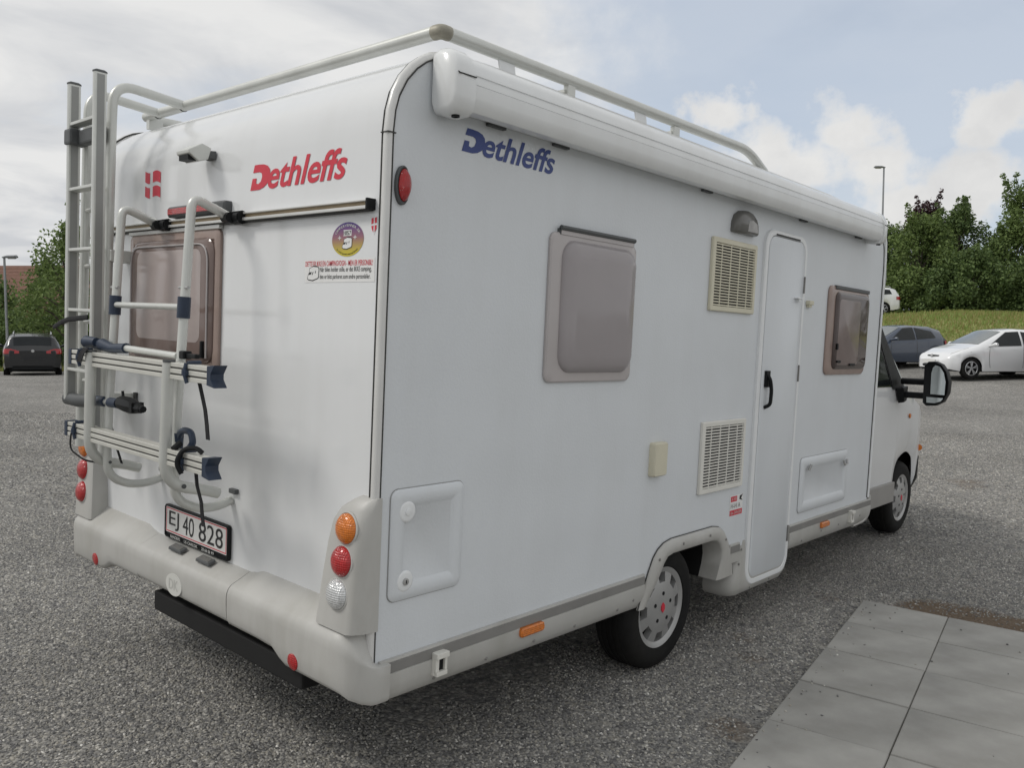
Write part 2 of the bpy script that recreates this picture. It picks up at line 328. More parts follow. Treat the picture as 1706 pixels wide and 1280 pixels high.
GR = dict()
def gravel_ground_mat():
    M = bpy.data.materials.new('gravel_ground'); M.use_nodes = True; t = M.node_tree; b = t.nodes['Principled BSDF']; L = t.links
    g = t.nodes.new('ShaderNodeNewGeometry')
    def vor(scale, off):
        mp = t.nodes.new('ShaderNodeMapping'); mp.inputs['Location'].default_value = (off, off * 0.7, 0); L.new(g.outputs['Position'], mp.inputs[0])
        nz = t.nodes.new('ShaderNodeTexNoise'); nz.inputs['Scale'].default_value = scale * 0.8; nz.inputs['Detail'].default_value = 1
        L.new(mp.outputs[0], nz.inputs['Vector'])
        ad = t.nodes.new('ShaderNodeVectorMath'); ad.operation = 'MULTIPLY_ADD'; L.new(nz.outputs['Color'], ad.inputs[0]); ad.inputs[1].default_value = (0.9 / scale,) * 3; L.new(mp.outputs[0], ad.inputs[2])
        v = t.nodes.new('ShaderNodeTexVoronoi'); v.inputs['Scale'].default_value = scale; L.new(ad.outputs[0], v.inputs['Vector']); return v
    v1 = vor(62, 0.0); v2 = vor(27, 3.3)
    def ramp_of(v):
        s = t.nodes.new('ShaderNodeSeparateColor'); L.new(v.outputs['Color'], s.inputs[0])
        r = t.nodes.new('ShaderNodeValToRGB'); L.new(s.outputs[0], r.inputs[0]); r.color_ramp.interpolation = 'LINEAR'
        stone_ramp(r); return r
    r1 = ramp_of(v1); r2 = ramp_of(v2)
    mx = t.nodes.new('ShaderNodeMix'); mx.data_type = 'RGBA'; mx.inputs[0].default_value = 0.35; L.new(r1.outputs[0], mx.inputs[6]); L.new(r2.outputs[0], mx.inputs[7])
    # dark gaps between stones
    mr = t.nodes.new('ShaderNodeMapRange'); L.new(v1.outputs['Distance'], mr.inputs[0]); mr.inputs[1].default_value = 0.25; mr.inputs[2].default_value = 0.8; mr.inputs[3].default_value = 1.06; mr.inputs[4].default_value = 0.70
    # broad patches and wheel tracks
    nb = t.nodes.new('ShaderNodeTexNoise'); nb.inputs['Scale'].default_value = 0.42; nb.inputs['Detail'].default_value = 6; nb.inputs['Roughness'].default_value = 0.6; L.new(g.outputs['Position'], nb.inputs['Vector'])
    mrb = t.nodes.new('ShaderNodeMapRange'); L.new(nb.outputs[0], mrb.inputs[0]); mrb.inputs[1].default_value = 0.3; mrb.inputs[2].default_value = 0.7; mrb.inputs[3].default_value = 0.74; mrb.inputs[4].default_value = 1.14
    mu = t.nodes.new('ShaderNodeMath'); mu.operation = 'MULTIPLY'; L.new(mr.outputs[0], mu.inputs[0]); L.new(mrb.outputs[0], mu.inputs[1])
    sc = t.nodes.new('ShaderNodeVectorMath'); sc.operation = 'SCALE'; L.new(mx.outputs[2], sc.inputs[0]); L.new(mu.outputs[0], sc.inputs['Scale'])
    # bare brown earth where the stones are worn away (by the slabs and in small spots)
    at = t.nodes.new('ShaderNodeAttribute'); at.attribute_name = 'earth'
    ne = t.nodes.new('ShaderNodeTexNoise'); ne.inputs['Scale'].default_value = 5.0; ne.inputs['Detail'].default_value = 6; ne.inputs['Roughness'].default_value = 0.65; L.new(g.outputs['Position'], ne.inputs['Vector'])
    me = t.nodes.new('ShaderNodeMath'); me.operation = 'MULTIPLY_ADD'; L.new(ne.outputs[0], me.inputs[0]); me.inputs[1].default_value = 1.2; me.inputs[2].default_value = -0.85
    ma = t.nodes.new('ShaderNodeMath'); ma.operation = 'ADD'; L.new(me.outputs[0], ma.inputs[0]); L.new(at.outputs['Fac'], ma.inputs[1])
    ms = t.nodes.new('ShaderNodeMapRange'); L.new(ma.outputs[0], ms.inputs[0]); ms.inputs[1].default_value = 0.15; ms.inputs[2].default_value = 0.6; ms.inputs[4].default_value = 0.85
    m3 = t.nodes.new('ShaderNodeMix'); m3.data_type = 'RGBA'; L.new(ms.outputs[0], m3.inputs[0]); L.new(sc.outputs[0], m3.inputs[6]); m3.inputs[7].default_value = (0.125, 0.082, 0.046, 1)
    L.new(m3.outputs[2], b.inputs['Base Color']); b.inputs['Roughness'].default_value = 0.85; b.inputs['Specular IOR Level'].default_value = 0.3
    inv = t.nodes.new('ShaderNodeMath'); inv.operation = 'SUBTRACT'; inv.inputs[0].default_value = 1.0; L.new(v1.outputs['Distance'], inv.inputs[1])
    bp = t.nodes.new('ShaderNodeBump'); bp.inputs['Strength'].default_value = 0.9; bp.inputs['Distance'].default_value = 0.012; L.new(inv.outputs[0], bp.inputs['Height'])
    L.new(bp.outputs[0], b.inputs['Normal'])
    return M
def stone_ramp(r):
    e = r.color_ramp.elements
    cols = [(0.0, (0.095, 0.094, 0.094)), (0.14, (0.165, 0.163, 0.162)), (0.32, (0.222, 0.218, 0.211)), (0.52, (0.275, 0.268, 0.252)), (0.68, (0.322, 0.312, 0.286)),
            (0.80, (0.375, 0.352, 0.302)), (0.90, (0.44, 0.425, 0.395)), (0.97, (0.56, 0.535, 0.48)), (1.0, (0.76, 0.745, 0.70))]
    e[0].position, e[0].color = cols[0][0], (*cols[0][1], 1); e[1].position, e[1].color = cols[-1][0], (*cols[-1][1], 1)
    for p, c in cols[1:-1]:
        q = e.new(p); q.color = (*c, 1)
def stone_mat():
    M = bpy.data.materials.new('gravel_stone'); M.use_nodes = True; t = M.node_tree; b = t.nodes['Principled BSDF']
    oi = t.nodes.new('ShaderNodeObjectInfo'); r = t.nodes.new('ShaderNodeValToRGB'); stone_ramp(r); t.links.new(oi.outputs['Random'], r.inputs[0])
    g = t.nodes.new('ShaderNodeNewGeometry'); nb = t.nodes.new('ShaderNodeTexNoise'); nb.inputs['Scale'].default_value = 0.55; nb.inputs['Detail'].default_value = 7; nb.inputs['Roughness'].default_value = 0.62; t.links.new(g.outputs['Position'], nb.inputs['Vector'])
    mr = t.nodes.new('ShaderNodeMapRange'); t.links.new(nb.outputs[0], mr.inputs[0]); mr.inputs[1].default_value = 0.32; mr.inputs[2].default_value = 0.68; mr.inputs[3].default_value = 0.72; mr.inputs[4].default_value = 1.16
    sc = t.nodes.new('ShaderNodeVectorMath'); sc.operation = 'SCALE'; t.links.new(r.outputs[0], sc.inputs[0]); t.links.new(mr.outputs[0], sc.inputs['Scale'])
    t.links.new(sc.outputs[0], b.inputs['Base Color']); b.inputs['Roughness'].default_value = 0.7; b.inputs['Specular IOR Level'].default_value = 0.35
    return M
SLAB_O = Vector((3.78, -0.305)); SU = Vector((-0.9877, -0.156)); SV = Vector((0.156, -0.9877)); SLU, SLV = 0.53, 0.49
def slab_uv(x, y):
    d = Vector((x, y)) - SLAB_O; return d.dot(SU), d.dot(SV)
def earthf(x, y):
    u, v = slab_uv(x, y); a = 0.0
    a = max(a, 1.25 * (1 - sstep(0.08, 0.36, abs(u + 0.16))) * sstep(0.0, 0.4, v) * (1 - sstep(1.5, 2.4, v)))
    for cx, cy, r in ((2.35, -0.2, 0.16), (1.55, -0.55, 0.20), (2.6, -0.05, 0.13), (9.2, 0.4, 0.45), (12.5, 2.0, 0.6), (3.75, -0.10, 0.15), (6.2, -1.4, 0.3)):
        a = max(a, 0.62 * (1 - sstep(0.2 * r, 1.6 * r, math.hypot(x - cx, y - cy))))
    return a
def sheet(name, rs, fs, hfun, m, dz=0.0, skip=None):
    vs = []; faces = []; idx = {}
    for i, f in enumerate(fs):
        for j, r in enumerate(rs):
            x, y = xy(r, f); vs.append((x, y, hfun(x, y) + dz))
    n = len(rs)
    for i in range(len(fs) - 1):
        for j in range(n - 1):
            if skip and skip((rs[j] + rs[j + 1]) / 2, (fs[i] + fs[i + 1]) / 2): continue
            a = i * n + j; faces.append((a, a + 1, a + n + 1, a + n))
    me = bpy.data.meshes.new(name); me.from_pydata(vs, [], faces); me.materials.append(m)
    me.polygons.foreach_set('use_smooth', [True] * len(faces))
    o = bpy.data.objects.new(name, me); COL.objects.link(o); return o
rs = nums(-160, 160, -12, 14, 0.5, 4.0); fs = nums(-40, 260, -4, 14, 0.5, 3.0)
# finer rows where bare earth is marked
rs = sorted(set(rs + [0.1 * k for k in range(0, 55)])); fs = sorted(set(fs + [2.0 + 0.1 * k for k in range(0, 45)]))
ground = sheet('ground', rs, fs, gz, gravel_ground_mat()); ground['kind'] = 'structure'
ea = ground.data.attributes.new('earth', 'FLOAT', 'POINT')
ea.data.foreach_set('value', [earthf(v.co.x, v.co.y) for v in ground.data.vertices])

# loose stones near the viewpoint (uncountable: one object)
def scatter(name, r0, r1, f0, f1, dens, smin, smax, seed):
    st = 0.25
    rs = [r0 + st * k for k in range(int((r1 - r0) / st) + 1)]; fs = [f0 + st * k for k in range(int((f1 - f0) / st) + 1)]
    def skip(r, f):
        x, y = xy(r, f); u, v = slab_uv(x, y)
        if u > 0.25 and v > 0.25: return True
        if 0.5 < x < 6 and 0.45 < y < 2.2: return True
        return abs(r) > 0.66 * f + 0.6                               # beyond the edges of the view
    o = sheet(name, rs, fs, gz, MT['dark'], 0.0, skip)
    da = o.data.attributes.new('density', 'FLOAT', 'POINT')
    vals = []
    for v in o.data.vertices:
        u, w = slab_uv(v.co.x, v.co.y)
        k = 0.0 if (u > -0.02 and w > -0.02) else 1.0
        vals.append(dens * k * (1 - 0.9 * min(1, earthf(v.co.x, v.co.y) * 1.2)))
    da.data.foreach_set('value', vals)
    ng = bpy.data.node_groups.new(name, 'GeometryNodeTree')
    ng.interface.new_socket('Geometry', in_out='INPUT', socket_type='NodeSocketGeometry'); ng.interface.new_socket('Geometry', in_out='OUTPUT', socket_type='NodeSocketGeometry')
    gi = ng.nodes.new('NodeGroupInput'); go = ng.nodes.new('NodeGroupOutput'); L = ng.links
    dp = ng.nodes.new('GeometryNodeDistributePointsOnFaces'); na = ng.nodes.new('GeometryNodeInputNamedAttribute'); na.data_type = 'FLOAT'; na.inputs['Name'].default_value = 'density'
    L.new(gi.outputs[0], dp.inputs['Mesh']); L.new(na.outputs['Attribute'], dp.inputs['Density']); dp.inputs['Seed'].default_value = seed
    ico = ng.nodes.new('GeometryNodeMeshIcoSphere'); ico.inputs['Radius'].default_value = 1.0; ico.inputs['Subdivisions'].default_value = 1
    sp = ng.nodes.new('GeometryNodeSetPosition'); nz = ng.nodes.new('ShaderNodeTexNoise'); nz.inputs['Scale'].default_value = 1.3
    sub = ng.nodes.new('ShaderNodeVectorMath'); sub.operation = 'SUBTRACT'; sub.inputs[1].default_value = (0.5, 0.5, 0.5); L.new(nz.outputs['Color'], sub.inputs[0])
    L.new(ico.outputs[0], sp.inputs[0]); L.new(sub.outputs[0], sp.inputs['Offset'])
    sm = ng.nodes.new('GeometryNodeSetMaterial'); sm.inputs['Material'].default_value = STONE; L.new(sp.outputs[0], sm.inputs[0])
    ip = ng.nodes.new('GeometryNodeInstanceOnPoints'); L.new(dp.outputs[0], ip.inputs[0]); L.new(sm.outputs[0], ip.inputs['Instance'])
    rr = ng.nodes.new('FunctionNodeRandomValue'); rr.data_type = 'FLOAT_VECTOR'; rr.inputs[0].default_value = (-0.5, -0.5, 0); rr.inputs[1].default_value = (0.5, 0.5, 6.28)
    rsz = ng.nodes.new('FunctionNodeRandomValue'); rsz.data_type = 'FLOAT_VECTOR'; rsz.inputs[0].default_value = (smin, smin * 0.75, smin * 0.5); rsz.inputs[1].default_value = (smax, smax * 0.8, smax * 0.6)
    rsz.inputs['Seed'].default_value = 5
    L.new(rr.outputs[0], ip.inputs['Rotation']); L.new(rsz.outputs[0], ip.inputs['Scale'])
    L.new(ip.outputs[0], go.inputs[0])
    md = o.modifiers.new('stones', 'NODES'); md.node_group = ng
    o['kind'] = 'stuff'; o['label'] = 'loose grey gravel stones covering the yard around the motorhome'
    return o
STONE = stone_mat()
gravel = scatter('gravel', -5.0, 5.5, 0.9, 7.0, 6200.0, 0.0038, 0.0096, 3)
gravel2 = scatter('gravel', -11.0, 9.0, 7.0, 14.5, 1100.0, 0.006, 0.013, 9)

# paving slabs lower right
slab_m = mat('concrete_slab', (0.345, 0.338, 0.315), 0.8, var=0.22, vscale=3.6, bump=0.6, bscale=350, dirt=0.5, dirtcol=(0.245, 0.235, 0.205), randvar=0.07)
bed = MB()
bedp = [SLAB_O + SU * a + SV * b for a, b in ((0.004, 0.004), (5.29, 0.004), (5.29, 2.93), (0.004, 2.93))]
bed.loft([[(p.x, p.y, 0.0) for p in bedp], [(p.x, p.y, 0.022) for p in bedp]])
pav = bed.build('pavement', mat('joint_sand', (0.085, 0.078, 0.062), 0.9, var=0.3, vscale=60, bump=0.5, bscale=300), smooth=0); pav['kind'] = 'structure'
sl = MB(); g_ = 0.003
sl.panel(lambda u, v, h: (u, v, h), g_, SLU - g_, 0.0016, SLV - 0.0016, 0.005, [(0, -0.002), (0, 0.0235), (0.0025, 0.0285), (0.007, 0.030)], 2)
slab_me = None
for i in range(10):
    for j in range(6):
        if slab_me is None:
            o = sl.build('slab', slab_m, pav, smooth=30); slab_me = o.data
        else:
            o = bpy.data.objects.new('slab', slab_me); COL.objects.link(o); o.parent = pav
        p = SLAB_O + SU * (SLU * i) + SV * (SLV * j)
        o.matrix_local = Matrix(((SU.x, SV.x, 0, p.x), (SU.y, SV.y, 0, p.y), (0, 0, 1, 0.003 + random.uniform(-0.003, 0.003)), (0, 0, 0, 1))) @ Matrix.Rotation(random.uniform(-0.005, 0.005), 4, 'X') @ Matrix.Rotation(random.uniform(-0.002, 0.002), 4, 'Z')

# grit trodden onto the slabs
def grit():
    me = bpy.data.meshes.new('gravel'); us = [0.06 + 0.13 * k for k in range(40)]; vs_ = [0.02, 0.06, 0.12] + [0.25 + 0.2 * k for k in range(13)]
    vs = []; fs = []
    for a in us:
        for b in vs_:
            p = SLAB_O + SU * a + SV * b; vs.append((p.x, p.y, 0.034))
    n = len(vs_)
    for i in range(len(us) - 1):
        for j in range(n - 1): fs.append((i * n + j, i * n + j + 1, (i + 1) * n + j + 1, (i + 1) * n + j))
    me.from_pydata(vs, [], fs); o = bpy.data.objects.new('gravel', me); COL.objects.link(o)
    da = me.attributes.new('density', 'FLOAT', 'POINT'); da.data.foreach_set('value', [(420.0 if b < 0.03 else 160.0 if b < 0.07 else 45.0 if b < 0.2 else 9.0) for a in us for b in vs_])
    md = o.modifiers.new('stones', 'NODES'); md.node_group = gravel.modifiers[0].node_group
    o['kind'] = 'stuff'; o['label'] = 'stray gravel stones lying on the paving slabs'
grit()

# ================================================================ motorhome
WD = 2.267
RV = thing('motorhome', 'large white motorhome with rear ladder, bike rack and side awning parked on gravel', 'motorhome', (0, 0, 0.03))
prof = [(0, 0.48), (0, 1.2), (0, 2.25), (0.006, 2.315), (0.022, 2.375), (0.05, 2.430), (0.09, 2.476), (0.13, 2.507), (0.17, 2.529), (0.22, 2.544), (0.30, 2.553), (0.45, 2.557),
        (1.5, 2.562), (3.5, 2.562), (4.20, 2.555), (4.40, 2.535), (4.53, 2.49), (4.59, 2.41), (4.61, 2.30), (4.61, 1.2), (4.61, 0.48)]
# smooth shell skin: rear wall, roof, front bulkhead
mb = MB(); mb.loft([[(x, 0.004, z) for x, z in prof], [(x, 0.5, z + (0.012 if z > 2.55 else 0)) for x, z in prof], [(x, WD - 0.5, z + (0.012 if z > 2.55 else 0)) for x, z in prof], [(x, WD - 0.004, z) for x, z in prof]], closed=False)
shell = mb.build('body_shell', 'white', RV, smooth=50)
arch_o = [(1.595, 0.335), (1.636, 0.44), (1.668, 0.505), (1.705, 0.570), (1.74, 0.603), (1.79, 0.628), (1.86, 0.640), (2.27, 0.640), (2.34, 0.628), (2.395, 0.598), (2.435, 0.555), (2.475, 0.49), (2.51, 0.42), (2.54, 0.335)]
arch_i = [(1.645, 0.335), (1.678, 0.385), (1.718, 0.432), (1.760, 0.483), (1.785, 0.525), (1.815, 0.555), (1.87, 0.566), (2.26, 0.566), (2.315, 0.558), (2.350, 0.535), (2.372, 0.500), (2.380, 0.455), (2.37, 0.40), (2.345, 0.335)]
side_poly = [p for p in prof] + [(2.46, 0.48)] + [p for p in reversed([(1.672, 0.48)] + [q for q in arch_i if q[1] > 0.49] + [(2.40, 0.48)])]
def side_wall(y, name):
    mb = MB(); bm_pts = [(x, y, z) for x, z in prof]
    # fan of strips from profile down to a base line that follows the wheel opening
    xs = sorted(set([round(x, 4) for x, z in prof] + [1.70, 1.755, 1.785, 1.815, 1.87, 2.26, 2.315, 2.35, 2.372, 2.40, 1.0, 1.4, 2.8, 3.2, 3.8]))
    def top(x):
        best = 0
        for (a, b), (c, d) in zip(prof[2:19], prof[3:19]):
            if a <= x <= c and c > a: return b + (d - b) * (x - a) / (c - a)
        return 2.25 if x < 0.01 else 2.30
    def bot(x):
        if 1.70 < x < 2.40:
            for (a, b), (c, d) in zip(arch_i, arch_i[1:]):
                if a <= x <= c and c > a: return max(0.48, b + (d - b) * (x - a) / (c - a))
        return 0.48
    rows = 6
    for x0, x1 in zip(xs, xs[1:]):
        b0, b1, t0, t1 = bot(x0), bot(x1), top(x0), top(x1)
        for k in range(rows):
            q = [(x0, y, b0 + (t0 - b0) * k / rows), (x1, y, b1 + (t1 - b1) * k / rows), (x1, y, b1 + (t1 - b1) * (k + 1) / rows), (x0, y, b0 + (t0 - b0) * (k + 1) / rows)]
            mb.poly(q)
    return mb.build(name, 'hammer', RV, smooth=0)
side_wall(0.0, 'side_wall'); side_wall(WD, 'side_wall')
# underbody, floor and wheel housings
mb = MB(); mb.box(0.02, 4.6, 0.03, WD - 0.03, 0.62, 0.66); mb.box(0.06, 1.45, 0.10, WD - 0.10, 0.40, 0.62); mb.box(2.75, 4.6, 0.20, WD - 0.20, 0.30, 0.62)
mb.box(0.3, 4.6, 0.65, 0.75, 0.28, 0.42); mb.box(0.3, 4.6, WD - 0.75, WD - 0.65, 0.28, 0.42); mb.box(1.45, 2.75, 0.42, WD - 0.42, 0.36, 0.62)
mb.tube([(1.86, 0.2, 0.28), (1.86, WD - 0.2, 0.28)], 0.05)
mb.build('underbody', 'dark', RV, smooth=0)
# corner mouldings
trim_path = [(-0.004, 0.0, 0.50), (-0.004, 0.0, 1.0), (-0.004, 0.0, 2.20)] + [(x - 0.004 if z < 2.4 else x, 0.0, z + (0.004 if z > 2.4 else 0)) for x, z in prof[2:14]] + [(4.4, 0, 2.54)]
for y, s in ((0.006, 1), (WD - 0.006, -1)):
    mb = MB(); mb.tube([(x + (0.009 if z < 2.4 else 0.004), y + s * 0.007, z - (0.008 if z > 2.4 else 0)) for x, _, z in trim_path], 0.0172, 12)
    t = mb.build('corner_trim', 'trimw', RV)
    mb = MB(); mb.tube([(x - 0.0025 if z < 2.4 else x, y + s * 0.0235, z + (0.003 if z > 2.4 else 0)) for x, _, z in trim_path[:-2]], 0.0032, 6)
    mb.tube([(x + 0.015 if z < 2.35 else x + 0.012, y - s * 0.0095, z - (0.012 if z > 2.35 else 0)) for x, _, z in trim_path[:-3]], 0.0028, 6)
    mb.build('trim_seal', 'seam', t)
    mb = MB(); mb.box(-0.0135, 0.020, y - 0.0135 if s > 0 else y - 0.025, y + 0.025 if s > 0 else y + 0.0135, 2.243, 2.2465); mb.build('trim_joint', 'seam', t, smooth=0)
# front moulding beside the cab
mb = MB(); mb.tube([(4.625, 0.004, 0.52), (4.625, 0.004, 2.26), (4.61, 0.004, 2.38), (4.55, 0.004, 2.50)], 0.016, 8); mb.build('front_trim', 'whitep', RV)
mb = MB(); mb.tube([(4.600, -0.002, 0.52), (4.600, -0.002, 2.22), (4.585, -0.002, 2.33), (4.545, -0.002, 2.42)], 0.0035, 6); mb.build('front_seal', 'seam', RV)

# ---- awning
sec = [(0.0, 2.530), (-0.030, 2.540), (-0.062, 2.536), (-0.090, 2.520), (-0.108, 2.494), (-0.1165, 2.4655), (-0.1125, 2.4635), (-0.1125, 2.4590), (-0.1175, 2.457), (-0.1205, 2.435), (-0.1185, 2.4335), (-0.1185, 2.4315), (-0.1212, 2.430), (-0.1205, 2.395), (-0.114, 2.368), (-0.098, 2.350), (-0.070, 2.345), (-0.035, 2.356), (0.0, 2.366)]
mb = MB(); mb.loft([[(x, y - 0.002, z) for y, z in sec] for x in (0.245, 1.2, 2.2, 3.2, 4.19)])
awn = mb.build('awning', 'awn', RV, smooth=35); awn['label'] = 'long white rolled awning case above the side door'
mb = MB(); mb.box(0.25, 4.185, -0.1142, -0.110, 2.4592, 2.4634); mb.build('case_gap', 'seam', awn, smooth=0)
def capring(x, gr):
    cy, cz = -0.062, 2.436
    return [(x, cy + (y - cy) * gr - 0.003, cz + (z - cz) * gr) for y, z in [(0.0, 2.536), (-0.03, 2.548), (-0.07, 2.542), (-0.10, 2.520), (-0.118, 2.485), (-0.1285, 2.44), (-0.1285, 2.385), (-0.122, 2.348), (-0.10, 2.330), (-0.05, 2.328), (-0.012, 2.335), (0.0, 2.36)]]
for xs in ((0.157, 0.168, 0.182, 0.246), (4.262, 4.250, 4.236, 4.186)):
    mb = MB(); mb.loft([capring(xs[0], 0.78), capring(xs[1], 0.93), capring(xs[2], 1.0), capring(xs[3], 1.0)])
    c_ = mb.build('end_cap', 'awn', awn, smooth=60)
    mb = MB(); s_ = -1 if xs[0] < 1 else 1
    arc = [(-0.014, 2.350), (-0.020, 2.40), (-0.036, 2.444), (-0.064, 2.470), (-0.098, 2.468), (-0.128, 2.455)]
    mb.tube([(xs[1] + s_ * (0.0 if k < 5 else 0.0) - (0.004 * s_ if k in (0, 5) else 0), y, z) for k, (y, z) in enumerate(arc)], 0.0026, 6); mb.tube([(xs[1] , -0.1300, 2.453), (xs[3], -0.1325, 2.4535)], 0.0022, 6)
    mb.build('cap_seam', 'seam', c_)
    mb = MB(); mb.lathe([(0.014, 0.0), (0.014, 0.006), (0.009, 0.006), (0.008, -0.004)], (xs[2] + (0.02 if s_ < 0 else -0.02), -0.085, 2.3285), (0, 0, -1), 16, closed=True); mb.build('crank_socket', 'black', c_)
for x in (0.43, 0.80, 1.95, 3.1, 4.0):
    mb = MB(); mb.box(x, x + 0.09, -0.020, -0.003, 2.352, 2.362); mb.build('bracket_clip', 'grey_pl', awn, smooth=0)

# ---- roof rail
RX, RY, RZ = 0.222, 0.022, 2.626
rail_p = fillet([(RX, 2.21, RZ), (RX, RY, RZ), (2.46, RY, RZ + 0.02), (2.66, RY, 2.565)], [0.04, 0.10], 6)
mb = MB(); mb.tube(rail_p, 0.0235, 14)
rail = mb.build('roof_rail', 'alu_rack', RV); rail['label'] = 'silver tubular rail round the roof edge'
mb = MB(); mb.tube(fillet([(RX, RY + 0.034, RZ), (RX, RY, RZ), (RX + 0.034, RY, RZ)], 0.03), 0.0248, 14); mb.build('corner_joint', 'seam' if False else mat('tarnished_joint', (0.30, 0.285, 0.235), 0.5, metal=0.3, var=0.3, vscale=30), rail)
for y in (1.815, 2.075):
    mb = MB(); mb.tube([(RX, y - 0.004, RZ), (RX, y + 0.004, RZ)], 0.0255, 14); mb.build('joint_ring', 'seam', rail)
for x in (0.50, 1.38):
    mb = MB(); mb.loft([[(x, RY - 0.004, RZ + 0.0), (x + 0.085, RY - 0.004, RZ), (x + 0.085, RY + 0.002, RZ), (x, RY + 0.002, RZ)], [(x + 0.015, RY - 0.010, 2.53), (x + 0.10, RY - 0.010, 2.53), (x + 0.10, RY - 0.004, 2.53), (x + 0.015, RY - 0.004, 2.53)]]); mb.build('rail_tab', 'whitep', rail, smooth=0)
for x in (0.90, 1.70):
    mb = MB(); mb.box(x, x + 0.045, RY - 0.012, RY + 0.012, 2.53, RZ - 0.01); mb.box(x - 0.01, x + 0.035, RY, RY + 0.30, RZ - 0.045, RZ - 0.033); mb.build('rail_post', 'alu_rack', rail, smooth=0)
for y in (2.15,):
    mb = MB(); mb.box(RX - 0.012, RX + 0.06, y, y + 0.03, 2.56, RZ - 0.01); mb.build('rail_post', 'alu_rack', rail, smooth=0)
# far side rail
mb = MB(); mb.tube([(RX, 2.21, RZ), (RX + 0.05, WD - 0.03, RZ), (2.4, WD - 0.03, RZ + 0.02), (2.66, WD - 0.03, 2.565)], 0.0235, 10); mb.build('far_rail', 'alu_rack', rail)

# ---- rear window
mb = MB(); mb.panel(REAR, 1.017, 1.828, 1.400, 1.985, 0.03, [(0, 0.001), (0, 0.012), (0.006, 0.016), (0.040, 0.016), (0.046, 0.010)], 5)
rw = mb.build('rear_window', 'acr_pink', RV); rw['label'] = 'rose tinted rear window'
mb = MB(); mb.panel(REAR, 1.052, 1.795, 1.435, 1.952, 0.065, [(0, 0.010), (0.0, 0.020), (0.010, 0.029), (0.035, 0.034)], 7); pn = mb.build('pane', 'acr_brown', rw)
mb = MB(); mb.panel(REAR, 1.13, 1.71, 1.52, 1.905, 0.04, [(0, 0.0345), (0.004, 0.0352)], 4); mb.build('blind', 'blind', pn)
mb = MB(); mb.tube(fillet([(-0.034, 1.075, 1.46), (-0.036, 1.075, 1.925), (-0.036, 1.77, 1.925), (-0.034, 1.77, 1.46)], 0.08), 0.004, 6); mb.build('bead', 'acr_flange', pn)
mb = MB(); mb.box(-0.022, -0.004, 1.014, 1.832, 1.983, 2.001); mb.build('hinge_strip', 'alu', rw, smooth=0, bevel=0.003)
mb = MB(); mb.box(-0.046, -0.03, 1.090, 1.105, 1.46, 1.53); mb.build('latch', 'black', rw, smooth=0, bevel=0.003)
# ---- gutter rail above the window
mb = MB(); mb.box(-0.030, 0, 0.066, 2.20, 2.0275, 2.0335); mb.box(-0.032, 0, 0.066, 2.20, 2.003, 2.0135); mb.box(-0.018, -0.001, 0.066, 2.20, 2.0135, 2.0275)
gut = MB(); gut.box(-0.031, 0, 0.068, 2.20, 2.0285, 2.0345); gut.box(-0.034, 0, 0.068, 2.20, 2.0035, 2.014)
gr_ = gut.build('mounting_rail', 'alu', RV, smooth=0, bevel=0.0015)
mb = MB(); mb.box(-0.020, -0.001, 0.068, 2.20, 2.0142, 2.0283); mb.build('rail_groove', 'gold', gr_, smooth=0)
mb = MB(); mb.box(-0.036, 0.0, 0.058, 0.069, 2.001, 2.038); mb.build('rail_end', 'black', gr_, smooth=0, bevel=0.003)
mb = MB(); mb.box(-0.022, -0.001, 0.068, 2.20, 1.9985, 2.0025); mb.build('rail_seal', 'seam', gr_, smooth=0)
# third brake light
mb = MB(); mb.panel(REAR, 0.955, 1.43, 2.045, 2.090, 0.008, [(0, 0), (0, 0.028), (0.008, 0.036)], 3); bl = mb.build('brake_light', 'grey_pl', RV)
mb = MB(); mb.panel(REAR, 1.045, 1.42, 2.054, 2.082, 0.004, [(0, 0.034), (0.002, 0.039)], 2); mb.build('lens', 'red_lens', bl)
# reversing camera
mb = MB(); mb.loft([[(0, 1.085, 2.262), (0, 1.145, 2.262), (0, 1.145, 2.297), (0, 1.085, 2.297)], [(-0.05, 1.09, 2.268), (-0.05, 1.14, 2.268), (-0.05, 1.14, 2.293), (-0.05, 1.09, 2.293)]]); rc = mb.build('reversing_camera', 'grey_pl', RV, smooth=0, bevel=0.003)
mb = MB(); mb.loft([[(-0.022, y, 2.305), (-0.062, y, 2.318), (-0.118, y, 2.285), (-0.116, y, 2.272), (-0.075, y, 2.245), (-0.035, y, 2.258)] for y, k in ((1.085, 0.0), (1.190, 0.0))]); mb.build('hood', 'alu_rack', rc, smooth=0, bevel=0.004)
mb = MB(); mb.box(-0.113, -0.075, 1.10, 1.175, 2.247, 2.268); mb.build('lens', 'black', rc, smooth=0)

# ---- lettering on the rear and side
D_OUT = [(0.02, 0.70), (0.09, 1.0), (0.30, 1.0), (0.52, 0.98), (0.70, 0.90), (0.80, 0.76), (0.82, 0.58), (0.78, 0.38), (0.68, 0.20), (0.52, 0.07), (0.32, 0.0), (-0.10, 0.0), (-0.0, 0.47), (0.19, 0.47), (0.17, 0.27), (0.27, 0.23), (0.39, 0.32), (0.45, 0.50), (0.43, 0.64), (0.32, 0.70)]
def brand(name, plane, uL, uR, v0, v1, h, m, label, slope):
    w = uR - uL; dw = 0.225
    vs = [plane(uL + w * dw * (p[0] + 0.10) / 0.92, v0 + (v1 - v0) * (0.02 + p[1] * 0.90), h) for p in D_OUT]
    mb = MB(); mb.add(vs, tessellate_polygon([[Vector((p[0], p[1], 0)) for p in D_OUT]]))
    o = mb.build(name, m, RV, smooth=0, recalc=False); o['label'] = label
    place_text('lettering_tail', 'ethleffs', plane, uL + w * 0.200, uR, v0, v1, h, m, o, shear=0.30, offset=0.020, spacing=1.0)
    return o
